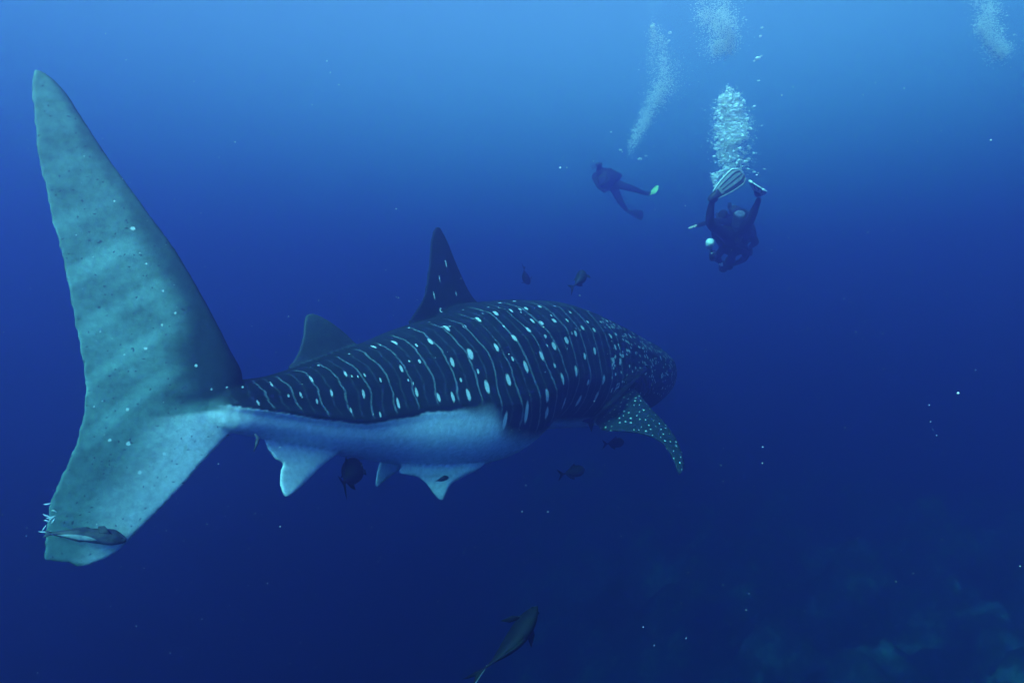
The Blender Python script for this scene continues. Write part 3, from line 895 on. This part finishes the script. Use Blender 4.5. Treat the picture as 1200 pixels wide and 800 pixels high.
def hand(J, B, tag_, wrist, direction, palm_n, wrist_pt):
    """palm, four fingers and a thumb hung on a wrist joint"""
    d = unit(direction); n = unit(np.array(palm_n) - d * (np.array(palm_n) @ d)); s = np.cross(d, n)
    w = np.array(wrist_pt)
    J[tag_ + 'palm'] = (w + d * .07, .022); B.append((wrist, tag_ + 'palm'))
    for k, (o, l) in enumerate(((-.030, .060), (-.010, .070), (.010, .066), (.029, .052))):
        a, b = tag_ + 'f%da' % k, tag_ + 'f%db' % k
        J[a] = (w + d * (.105) + s * o, .009); J[b] = (w + d * (.105 + l) + s * o * 1.2 - n * .018, .0075)
        B += [(tag_ + 'palm', a), (a, b)]
    J[tag_ + 't'] = (w + d * .075 + s * -.055 - n * .01, .010); B.append((tag_ + 'palm', tag_ + 't'))

def paint_near(o, pts, r, slot):
    me = o.data
    P = np.array(pts)
    for p in me.polygons:
        c = np.array(p.center)
        if (np.linalg.norm(P - c, axis=1) < r).any():
            p.material_index = slot

def lathe(prof, a, b, n=24):
    """surface of revolution from a towards b; prof = (fraction, radius)"""
    a, b = np.array(a, float), np.array(b, float)
    d = unit(b - a); s = unit(np.cross(d, (0.3, 0.9, 0.2))); u = np.cross(s, d)
    path = [a + (b - a) * f for f, _ in prof]; r = [q for _, q in prof]
    return tube_rings(path, r, r, s, u, n)

def fin_blade(foot, tip, wide, width, ribs, mats, parent, th=0.012):
    """swim fin: foot pocket, blade, dark ribs and pale side rail, all parts of the diver"""
    foot, tip = np.array(foot), np.array(tip)
    d = unit(tip - foot); L = np.linalg.norm(tip - foot)
    s = unit(np.array(wide) - d * (np.array(wide) @ d)); n = np.cross(d, s)
    t = np.linspace(0, 1, 14)
    hw = width * 0.5 * pchip([0, .25, .6, .85, .95, 1], [.45, .72, .95, 1, .82, .35], t)
    rows = []
    for q, w in zip(t, hw):
        c = foot + d * L * q + n * 0.03 * math.sin(q * 2.4)
        h = th * (1 - .6 * q)
        rows.append([c - s * w, c - s * w * .5 + n * h, c + n * h, c + s * w * .5 + n * h, c + s * w, c + s * w * .5 - n * h, c - n * h, c - s * w * .5 - n * h])
    V = np.array(rows).reshape(-1, 3)
    fin = adopt(link_mesh('swim_fin', V, ring_faces(14, 8), mats[0]), parent)
    def strip(o0, o1, q0, q1, r, mat, nm):
        qq = np.linspace(q0, q1, 8)
        pa = np.array([foot + d * L * q + s * np.interp(q, t, hw) * (o0 + (o1 - o0) * (q - q0) / (q1 - q0)) + n * 0.03 * math.sin(q * 2.4) for q in qq])
        V, Fc = tube_rings(pa, [r] * 8, [th * 1.25] * 8, s, n, 8)
        o = link_mesh(nm, V, Fc, mat); adopt(o, parent); o.parent = fin
    strip(-1.0, -1.0, 0.02, 0.96, .010, mats[2], 'side_rail')
    strip(1.0, 1.0, 0.02, 0.96, .010, mats[3], 'side_rail')
    for a, b in ribs:
        strip(a, b, 0.25, 0.97, .011, mats[1], 'rib')
    # foot pocket
    V, Fc = tube_rings(np.array([foot - d * .11, foot - d * .07, foot, foot + d * .08]), [.03, .05, .055, .05], [.035, .05, .04, .016], s, n, 14)
    adopt(link_mesh('foot_pocket', V, Fc, M['fin_dark']), parent)

def head_shape(J, B, neck, hp, face):
    """skull with jaw and nose bump"""
    f = unit(face); hp = np.array(hp); nk = np.array(J[neck][0]); up = unit(hp - nk)
    J['jaw'] = (nk + (hp - nk) * .45 + f * .035, .062); J['skull'] = (hp, .098); J['crown'] = (hp + up * .06 - f * .01, .085)
    B += [(neck, 'jaw'), ('jaw', 'skull'), ('skull', 'crown')]

def mask_on(parent, hp, face, up, strap=True):
    f = unit(face); hp = np.array(hp); u = unit(np.array(up) - f * (np.array(up) @ f)); s = np.cross(f, u)
    t = np.linspace(0, 1, 5)
    V, Fc = tube_rings(np.array([hp + f * .075, hp + f * .10, hp + f * .115]), [.075, .08, .070], [.045, .05, .042], s, u, 16)
    m = adopt(link_mesh('dive_mask', V, Fc, M['gear']), parent)
    V, Fc = tube_rings(np.array([hp + f * .112, hp + f * .118]), [.066, .062], [.038, .035], s, u, 16)
    g_ = adopt(link_mesh('lens', V, Fc, M['glass_black']), parent); g_.parent = m

def scuba(parent, bottom, top, r, back_n, tank_mat):
    b, t = np.array(bottom), np.array(top)
    V, Fc = lathe([(0, r * .55), (0.0, r * .80), (.015, r * .95), (.05, r), (.80, r), (.88, r * .9), (.94, r * .62), (.97, r * .3), (1.06, r * .26)], b, t)
    tk = adopt(link_mesh('air_tank', V, Fc, tank_mat), parent)
    d = unit(t - b)
    V, Fc = lathe([(0, r * .82), (.5, r * .84), (1, r * .6)], b + d * 0.004, b - d * .012)
    o = adopt(link_mesh('tank_base', V, Fc, M['bare_aluminium']), parent); o.parent = tk
    L = np.linalg.norm(t - b)
    V, Fc = lathe([(0, .03), (.3, .035), (1, .03)], b + d * L * 1.02, b + d * L * 1.02 + unit(back_n) * .09)
    o = adopt(link_mesh('tank_valve', V, Fc, M['gear']), parent); o.parent = tk
    for f in (.35, .62):
        V, Fc = lathe([(0, r * 1.04), (1, r * 1.04)], b + d * L * f, b + d * L * (f + .06))
        o = adopt(link_mesh('tank_band', V, Fc, M['gear']), parent); o.parent = tk

def vest(parent, hip, chest, side, back, w, th, mat):
    """buoyancy vest: puffed shell round the torso with side pockets"""
    hip, chest = np.array(hip), np.array(chest)
    d = chest - hip; s = unit(np.array(side)); bk = unit(np.array(back))
    fr = [0.02, .08, .25, .45, .65, .85, .97, 1.05]
    ww = [w * .80, w * .97, w * 1.08, w * 1.05, w * .96, w * .92, w * .78, w * .55]
    tt = [th * .8, th, th * 1.1, th * 1.05, th, th * .95, th * .8, th * .5]
    V, Fc = tube_rings(np.array([hip + d * f for f in fr]), ww, tt, s, bk, 24)
    v = adopt(link_mesh('buoyancy_vest', V, Fc, mat), parent)
    for sg in (1, -1):
        c = hip + d * .22 + s * sg * w * 1.0
        V, Fc = tube_rings(np.array([c - d * .16, c - d * .10, c + d * .10, c + d * .16]), [.03, .055, .055, .03], [.05, .08, .08, .05], s, bk, 12)
        o = adopt(link_mesh('pocket', V, Fc, mat), parent); o.parent = v
    return v

def hose(parent, pts, r=.011):
    pts = np.array(pts, float); k = np.linspace(0, 1, len(pts)); q = np.linspace(0, 1, 16)
    pa = np.stack([pchip(k, pts[:, i], q) for i in range(3)], 1)
    V, Fc = tube_rings(pa, [r] * 16, [r] * 16, np.array((1.0, 0, 0)), unit((0, .4, 1)), 8)
    adopt(link_mesh('air_hose', V, Fc, M['gear']), parent)

# --- diver head down, fins towards us
D = {}
D['pelvis'] = (at(855, 271, 9.25), .135); D['belly'] = (at(857, 281, 9.42), .140); D['chest'] = (at(859, 291, 9.60), .150)
D['neck'] = (at(859, 299, 9.76), .062)
D['lhip'] = (at(845, 272, 9.20), .105); D['lknee'] = (at(831.5, 262, 8.88), .066); D['lcalf'] = (at(832, 250, 8.76), .062); D['lank'] = (at(834.5, 236, 8.66), .042); D['ltoe'] = (at(841, 232, 8.60), .035)
D['rhip'] = (at(866, 270, 9.20), .105); D['rknee'] = (at(879, 259, 8.90), .066); D['rcalf'] = (at(883, 249, 8.80), .062); D['rank'] = (at(888, 237, 8.70), .042); D['rtoe'] = (at(890, 232, 8.63), .035)
D['lsho'] = (at(846, 292, 9.60), .082); D['lelb'] = (at(841, 301, 9.82), .050); D['lwri'] = (at(845, 308, 9.98), .032)
D['rsho'] = (at(873, 292, 9.60), .082); D['relb'] = (at(874, 303, 9.80), .052); D['rwri'] = (at(859, 310, 9.96), .034)
DB = [('pelvis', 'belly'), ('belly', 'chest'), ('chest', 'neck'), ('pelvis', 'lhip'), ('lhip', 'lknee'), ('lknee', 'lcalf'), ('lcalf', 'lank'), ('lank', 'ltoe'),
      ('pelvis', 'rhip'), ('rhip', 'rknee'), ('rknee', 'rcalf'), ('rcalf', 'rank'), ('rank', 'rtoe'), ('chest', 'lsho'), ('lsho', 'lelb'), ('lelb', 'lwri'), ('chest', 'rsho'), ('rsho', 'relb'), ('relb', 'rwri')]
hd = at(856, 305, 9.94)
head_shape(D, DB, 'neck', hd, (-0.2, 0.6, -0.75))
hand(D, DB, 'lh', 'lwri', at(848, 311, 10.05) - at(845, 308, 9.98) + np.array((0, .05, 0)), (0, -.5, 1), D['lwri'][0])
hand(D, DB, 'rh', 'rwri', at(853, 311, 10.03) - at(859, 310, 9.96), (0, -.5, 1), D['rwri'][0])
diver = empty('person', tuple(D['pelvis'][0]))
tag(diver, 'diver in black wetsuit swimming head down with striped grey fins, tank base showing', 'person', 'scuba divers')
b = skin_body('body', D, DB, [M['neoprene'], M['pale_skin']], 'pelvis')
paint_near(b, [D['lhpalm'][0], D['lhf1a'][0], D['lhf2b'][0]], .075, 1)
adopt(b, diver)
mask_on(diver, hd, (-0.2, 0.6, -0.75), unit(hd - D['neck'][0]))
bk = unit((0.1, -0.75, 0.60))
vest(diver, D['pelvis'][0] + bk * .03, D['chest'][0] + bk * .03, (1, 0, 0), bk, .235, .165, M['gear'])
scuba(diver, at(867, 250.5, 8.98), at(862, 284, 9.36), .092, (1, 0, 0), M['tank_paint'])
hose(diver, [at(862, 288, 9.36), at(878, 296, 9.5), at(872, 306, 9.8), at(858, 307, 10.0)])
fin_blade(at(838, 229, 8.58), at(871, 202, 8.40), (0.75, 0.1, -0.66), .265, [(-.45, -.5), (0.05, 0.05), (.5, .55)], [M['fin_grey'], M['fin_dark'], M['fin_white'], M['fin_grey']], diver)
fin_blade(at(888, 226, 8.55), at(886, 219, 8.05), (0.82, 0.0, -0.57), .27, [(-.45, -.5), (0.05, 0.05), (.5, .55)], [M['fin_white'], M['fin_grey'], M['fin_white'], M['fin_white']], diver)

# --- camera rig held by that diver
rig = empty('camera_rig', tuple(at(851, 311, 10.0)))
tag(rig, 'camera housing with white strobes on arms held below the head-down diver', 'camera')
c0 = at(851, 311, 10.0)
bm = bmesh.new(); bmesh.ops.create_cube(bm, size=1.0)
for v in bm.verts: v.co = Vector((v.co.x * .20, v.co.y * .11, v.co.z * .14))
bmesh.ops.bevel(bm, geom=bm.edges[:], offset=.02, segments=2, affect='EDGES')
me = bpy.data.meshes.new('housing'); bm.to_mesh(me); bm.free(); me.materials.append(M['gear'])
o = bpy.data.objects.new('housing', me); COL.objects.link(o); o.parent = rig
V, Fc = lathe([(0, .05), (.6, .065), (.9, .075), (1, .06)], (0, .05, -.01), (0, .16, -.03)); link_mesh('lens_port', V, Fc, M['glass_black'], rig)
for (sx, sy, yy, ma) in ((832, 286.5, 9.70, 'strobe'), (836, 300, 9.80, 'gear')):
    sp = at(sx, sy, yy) - c0
    elbow = sp * .5 + np.array((-.10, 0, .02))
    for a_, b_ in ((np.array((-.09, 0, .03)), elbow), (elbow, sp)):
        V, Fc = lathe([(0, .012), (.1, .016), (.9, .016), (1, .012)], a_, b_, 8); link_mesh('strobe_arm', V, Fc, M['gear'], rig)
    V, Fc = lathe([(0, .03), (.1, .055), (.55, .062), (.9, .068), (1, .05)], sp + np.array((0.02, .10, -.03)), sp + np.array((-.03, -.10, .03)), 18)
    st = link_mesh('strobe', V, Fc, M[ma], rig)
    V, Fc = lathe([(0, .055), (.6, .05), (1, .02)], sp + np.array((-.03, -.10, .03)), sp + np.array((-.034, -.118, .035)), 18)
    link_mesh('dome', V, Fc, M['strobe'] if ma == 'strobe' else M['glass_black'], st)
V, Fc = lathe([(0, .012), (.3, .03), (1, .02)], at(844, 307, 9.95) - c0, at(846, 312, 9.95) - c0, 12); link_mesh('focus_light', V, Fc, M['strobe'], rig)

# --- diver partly hidden behind, one arm stretched out
E_ = {}
E_['pelvis'] = (at(876, 268, 10.9), .125); E_['chest'] = (at(862, 258, 10.7), .145); E_['neck'] = (at(855, 254, 10.6), .06)
E_['lsho'] = (at(853, 259, 10.55), .08); E_['lelb'] = (at(837, 258.5, 10.45), .048); E_['lwri'] = (at(817, 264.5, 10.35), .034)
E_['rsho'] = (at(866, 253, 10.9), .08); E_['relb'] = (at(862, 264, 11.2), .048); E_['rwri'] = (at(848, 270, 11.3), .034)
E_['lhip'] = (at(877, 272, 10.8), .10); E_['lknee'] = (at(886, 284, 11.1), .066); E_['lank'] = (at(878, 290, 11.5), .042); E_['ltoe'] = (at(880, 293, 11.6), .034)
E_['rhip'] = (at(879, 265, 11.0), .10); E_['rknee'] = (at(883, 276, 11.35), .066); E_['rank'] = (at(874, 284, 11.7), .042); E_['rtoe'] = (at(874, 288, 11.8), .034)
EB = [('pelvis', 'chest'), ('chest', 'neck'), ('chest', 'lsho'), ('lsho', 'lelb'), ('lelb', 'lwri'), ('chest', 'rsho'), ('rsho', 'relb'), ('relb', 'rwri'),
      ('pelvis', 'lhip'), ('lhip', 'lknee'), ('lknee', 'lank'), ('lank', 'ltoe'), ('pelvis', 'rhip'), ('rhip', 'rknee'), ('rknee', 'rank'), ('rank', 'rtoe')]
hd2 = at(847.5, 251.5, 10.5)
head_shape(E_, EB, 'neck', hd2, (-0.8, 0.5, -0.3))
hand(E_, EB, 'lh', 'lwri', at(806, 267, 10.3) - at(817, 264.5, 10.35), (0, -.3, 1), E_['lwri'][0])
hand(E_, EB, 'rh', 'rwri', (-1, .2, -.2), (0, -.3, 1), E_['rwri'][0])
d2_ = empty('person', tuple(E_['pelvis'][0]))
tag(d2_, 'diver mostly hidden behind the head-down diver, one pale hand reaching out', 'person', 'scuba divers')
b = skin_body('body', E_, EB, [M['neoprene'], M['pale_skin']], 'pelvis')
paint_near(b, [E_['lhpalm'][0], E_['lhf1a'][0], E_['lhf1b'][0], E_['lhf2b'][0], E_['lht'][0], E_['lhf3b'][0], E_['lhf0b'][0]], .06, 1)
adopt(b, d2_)
mask_on(d2_, hd2, (-0.8, 0.5, -0.3), unit(hd2 - E_['neck'][0]))
vest(d2_, E_['pelvis'][0], E_['chest'][0], (0.3, 1, 0.2), (0.2, -.2, 1), .2, .17, M['gear'])
scuba(d2_, E_['pelvis'][0] + np.array((.03, .05, .22)), E_['chest'][0] + np.array((-.08, .05, .22)), .088, (0, 0, 1), M['tank_paint'])
for k_, ank, tip in (('l', 'lank', at(872, 300, 12.0)), ('r', 'rank', at(866, 296, 12.2))):
    fin_blade(E_[k_ + 'toe'][0] + unit(tip - E_[k_ + 'toe'][0]) * .1, tip, (1, 0, .3), .22, [(-.4, -.45), (.4, .45)], [M['fin_dark'], M['gear'], M['fin_dark'], M['fin_dark']], d2_)

# --- far diver in mid water, one yellow-green fin
G = {}
YG = 15.5
G['pelvis'] = (at(720, 217, YG), .135); G['belly'] = (at(713, 211, YG - .05), .14); G['chest'] = (at(706, 204, YG - .1), .155); G['neck'] = (at(702.5, 197, YG - .15), .062)
G['lhip'] = (at(724, 216, YG - .1), .105); G['lknee'] = (at(741, 221, YG - .25), .068); G['lank'] = (at(757, 227, YG - .05), .042); G['ltoe'] = (at(761, 227.5, YG - .05), .034)
G['rhip'] = (at(720, 222, YG + .1), .105); G['rknee'] = (at(728, 238, YG), .068); G['rank'] = (at(735, 247, YG + .25), .042); G['rtoe'] = (at(738, 249, YG + .25), .034)
G['lsho'] = (at(714, 202, YG - .25), .08); G['lelb'] = (at(714, 211, YG - .5), .05); G['lwri'] = (at(705, 217, YG - .6), .034)
G['rsho'] = (at(697, 205, YG), .08); G['relb'] = (at(699, 214, YG - .25), .05); G['rwri'] = (at(702, 221, YG - .35), .034)
GB = [('pelvis', 'belly'), ('belly', 'chest'), ('chest', 'neck'), ('pelvis', 'lhip'), ('lhip', 'lknee'), ('lknee', 'lank'), ('lank', 'ltoe'), ('pelvis', 'rhip'), ('rhip', 'rknee'), ('rknee', 'rank'), ('rank', 'rtoe'),
      ('chest', 'lsho'), ('lsho', 'lelb'), ('lelb', 'lwri'), ('chest', 'rsho'), ('rsho', 'relb'), ('relb', 'rwri')]
for q_ in G: G[q_] = (G[q_][0], G[q_][1] * 1.22)
hd3 = at(702, 193, YG - .2)
head_shape(G, GB, 'neck', hd3, (-.3, -.9, -.2))
hand(G, GB, 'lh', 'lwri', (-1, -.2, -.2), (0, -.3, 1), G['lwri'][0])
hand(G, GB, 'rh', 'rwri', (1, -.3, -.1), (0, -.3, 1), G['rwri'][0])
d3_ = empty('person', tuple(G['pelvis'][0]))
tag(d3_, 'distant diver in dark gear, legs trailing, one bright yellow-green fin', 'person', 'scuba divers')
adopt(skin_body('body', G, GB, [M['neoprene']], 'pelvis'), d3_)
mask_on(d3_, hd3, (-.3, -.9, -.2), unit(hd3 - G['neck'][0]))
vest(d3_, G['pelvis'][0], G['chest'][0], (0.68, .2, .68), (0.0, 1, 0.0), .30, .26, M['gear'])
scuba(d3_, G['pelvis'][0] + np.array((-.08, .24, .02)), G['chest'][0] + np.array((-.02, .24, .10)), .092, (1, 0, 0), M['tank_paint'])
hose(d3_, [at(702, 197, YG + .1), at(694, 194, YG), at(694, 198, YG - .3), at(700, 195, YG - .35)])
fin_blade(at(762, 226.5, YG - .1), at(772, 222, YG - .45), (0.35, 0.1, .9), .22, [(-.4, -.45), (.4, .45)], [M['fin_green'], M['fin_green'], M['fin_green'], M['fin_green']], d3_)
fin_blade(at(740, 249, YG + .2), at(753, 253.5, YG + .35), (0.3, 0.1, .9), .24, [(-.4, -.45), (.4, .45)], [M['fin_dark'], M['gear'], M['fin_dark'], M['fin_dark']], d3_)

# ------------------------------------------------------------------ bubbles
def bubble_mat():
    """silvery air: reflects and passes on the light from above"""
    m, nt, b = new_mat('air_bubble')
    tl = nt.nodes.new('ShaderNodeBsdfTranslucent'); mx = nt.nodes.new('ShaderNodeMixShader')
    tl.inputs['Color'].default_value = (0.95, 0.95, 0.95, 1)
    mx.inputs[0].default_value = 0.40
    b.inputs['Base Color'].default_value = (0.95, 0.95, 0.95, 1); b.inputs['Roughness'].default_value = 0.3
    nt.links.new(b.outputs[0], mx.inputs[1]); nt.links.new(tl.outputs[0], mx.inputs[2])
    nt.links.new(mx.outputs[0], nt.nodes['Material Output'].inputs['Surface'])
    return m
M['bubble'] = bubble_mat()
def unit_sphere(nu, nv_):
    V, Fc = ball((0, 0, 0), 1.0, nu, nv_)
    return V, Fc
SPH = unit_sphere(10, 7); OCT = (np.array([(1, 0, 0), (-1, 0, 0), (0, 1, 0), (0, -1, 0), (0, 0, 1), (0, 0, -1.0)]),
                                 [(0, 2, 4), (2, 1, 4), (1, 3, 4), (3, 0, 4), (2, 0, 5), (1, 2, 5), (3, 1, 5), (0, 3, 5)])
def cloud(name, items, mat, label, cat, kind='stuff'):
    """items: (centre, radii(3), hi-res)"""
    V, Fc, off = [], [], 0
    for c, r, hi in items:
        v, f = SPH if hi else OCT
        V.append(v * np.array(r) + c); Fc += [tuple(off + i for i in q) for q in f]; off += len(v)
    o = link_mesh(name, np.concatenate(V), Fc, mat)
    recenter(o)
    tag(o, label, cat, kind=kind)
    return o
br = np.random.RandomState(8)
def plume(path, widths, y0, dy, n_big, n_small, rb, rsm):
    """path: pixel centres from bottom to top"""
    it = []
    k = np.linspace(0, 1, len(path))
    clumps = [(br.uniform(0, 1), br.normal() * 0.33, br.normal() * 0.33, br.uniform(.15, .4)) for _ in range(26)]
    for i in range(n_big + n_small):
        if br.rand() < 0.72:
            t0, a, b_, sp = clumps[br.randint(26)]
            t = t0 + br.normal() * 0.045; u = a * .8 + br.normal() * sp * .6; v = b_ * .8 + br.normal() * sp * .6
        else:
            t = br.uniform(-0.05, 1.05); u = br.normal() * 0.36; v = br.normal() * 0.36
        if not -0.06 <= t <= 1.06 or br.rand() > 4.0 * (t + 0.06) / 0.5 or br.rand() > 4.0 * (1.06 - t) / 0.5: continue
        tt = t + br.normal() * 0.05
        px = np.interp(t, k, [p[0] for p in path]); py = np.interp(t, k, [p[1] for p in path]) + (tt - t) * (path[-1][1] - path[0][1]); w = np.interp(t, k, widths)
        c = at(px + u * w, py, y0) + np.array((0, v * w / F * y0 + dy * t, br.normal() * .02))
        r = br.uniform(*rb) * br.uniform(.5, 1) if i < n_big else br.uniform(*rsm)
        it.append((c, (r * br.uniform(.9, 1.4), r * br.uniform(.9, 1.4), r * br.uniform(.5, .8)), i < n_big))
    return it
it = plume([(862, 204), (858, 180), (858, 160), (860, 140), (857, 124), (855, 112)], [25, 29, 30, 26, 24, 14], 9.7, 0.1, 900, 12000, (.010, .040), (.005, .012))
it += plume([(842, 218), (838, 208), (846, 200)], [7, 8, 9], 9.6, 0.0, 110, 420, (.010, .026), (.004, .010))
cloud('bubble_plume', it, M['bubble'], 'dense white column of bubbles rising above the head-down diver', 'bubbles')
it = plume([(738, 172), (752, 146), (764, 124), (776, 108), (782, 92), (776, 70), (768, 48), (764, 34)], [4, 8, 14, 30, 38, 28, 15, 8], 12.4, 0.0, 60, 5200, (.010, .028), (.005, .013))
cloud('bubble_plume', it, M['bubble'], 'thin slanting trail of fine bubbles above the distant diver', 'bubbles')
it = plume([(846, 62), (846, 44), (840, 26), (834, 8), (828, -14)], [30, 34, 34, 30, 30], 11.0, 0.0, 20, 4800, (.008, .02), (.005, .014))
cloud('bubble_plume', it, M['bubble'], 'wide faint cloud of bubbles high above the dense bubble column', 'bubbles')
it = plume([(1174, 66), (1168, 54), (1158, 36), (1155, 18), (1150, 4), (1148, -12)], [24, 25, 22, 19, 17, 18], 10.8, 0.0, 80, 4000, (.010, .03), (.005, .013))
cloud('bubble_plume', it, M['bubble'], 'pale bubble cloud near the surface, far from any diver', 'bubbles')
for px, py, y, r in ((888, 69, 9.7, .042), (884, 72, 9.7, .02), (892, 66, 9.7, .018), (891, 43, 9.7, .026), (893, 33, 9.7, .022), (889, 95, 9.7, .02), (884, 125, 9.7, .026), (765, 32, 12.2, .05), (785, 39, 12.2, .038), (784, 48, 12.2, .03), (778, 69, 12.2, .03),
                     (727, 176, 13, .032), (757, 183, 13, .032), (750, 187, 13, .05), (746, 169, 13, .024), (716, 155, 13, .03)):
    V, Fc = SPH
    # a rising bubble is a flattened cap with a dished underside
    W = V.copy(); W[:, 2] = np.where(W[:, 2] > 0, W[:, 2] * .75, W[:, 2] * .25)
    o = link_mesh('bubble', W * r * np.array((1.15, 1.15, 1.0)), Fc, M['bubble'])
    o.location = at(px, py, y)
    if px > 800:
        tag(o, 'largest silvery bubble drifting beside the dense bubble column' if r > .04 else 'small silvery bubble drifting beside the dense bubble column', 'bubble', 'loose bubbles beside the dense column')
    elif py < 100:
        tag(o, 'silvery bubble near the top of the thin slanting bubble trail', 'bubble', 'loose bubbles atop the thin trail')
    else:
        tag(o, 'tiny silvery bubble floating just above the distant diver', 'bubble', 'loose bubbles over the distant diver')

# ------------------------------------------------------------------ drifting particles in the water
pr = np.random.RandomState(17)
it = []
for i in range(1400):
    y = 1.6 + 10 * pr.beta(1.2, 2.0)
    px, py = pr.uniform(-60, 1260), pr.uniform(-50, 850)
    r = 10 ** pr.normal(-2.80, 0.19) * (0.6 + 0.13 * y)
    it.append((at(px, py, y), (r * pr.uniform(.6, 1.4), r * pr.uniform(.6, 1.4), r * pr.uniform(.6, 1.2)), False))
M['snow'] = mottled('pale_particle', (0.55, 0.56, 0.52), (0.7, 0.7, 0.66), 50, 0.8)
cloud('drifting_particles', it, M['snow'], 'fine pale particles drifting through the water', 'particles')
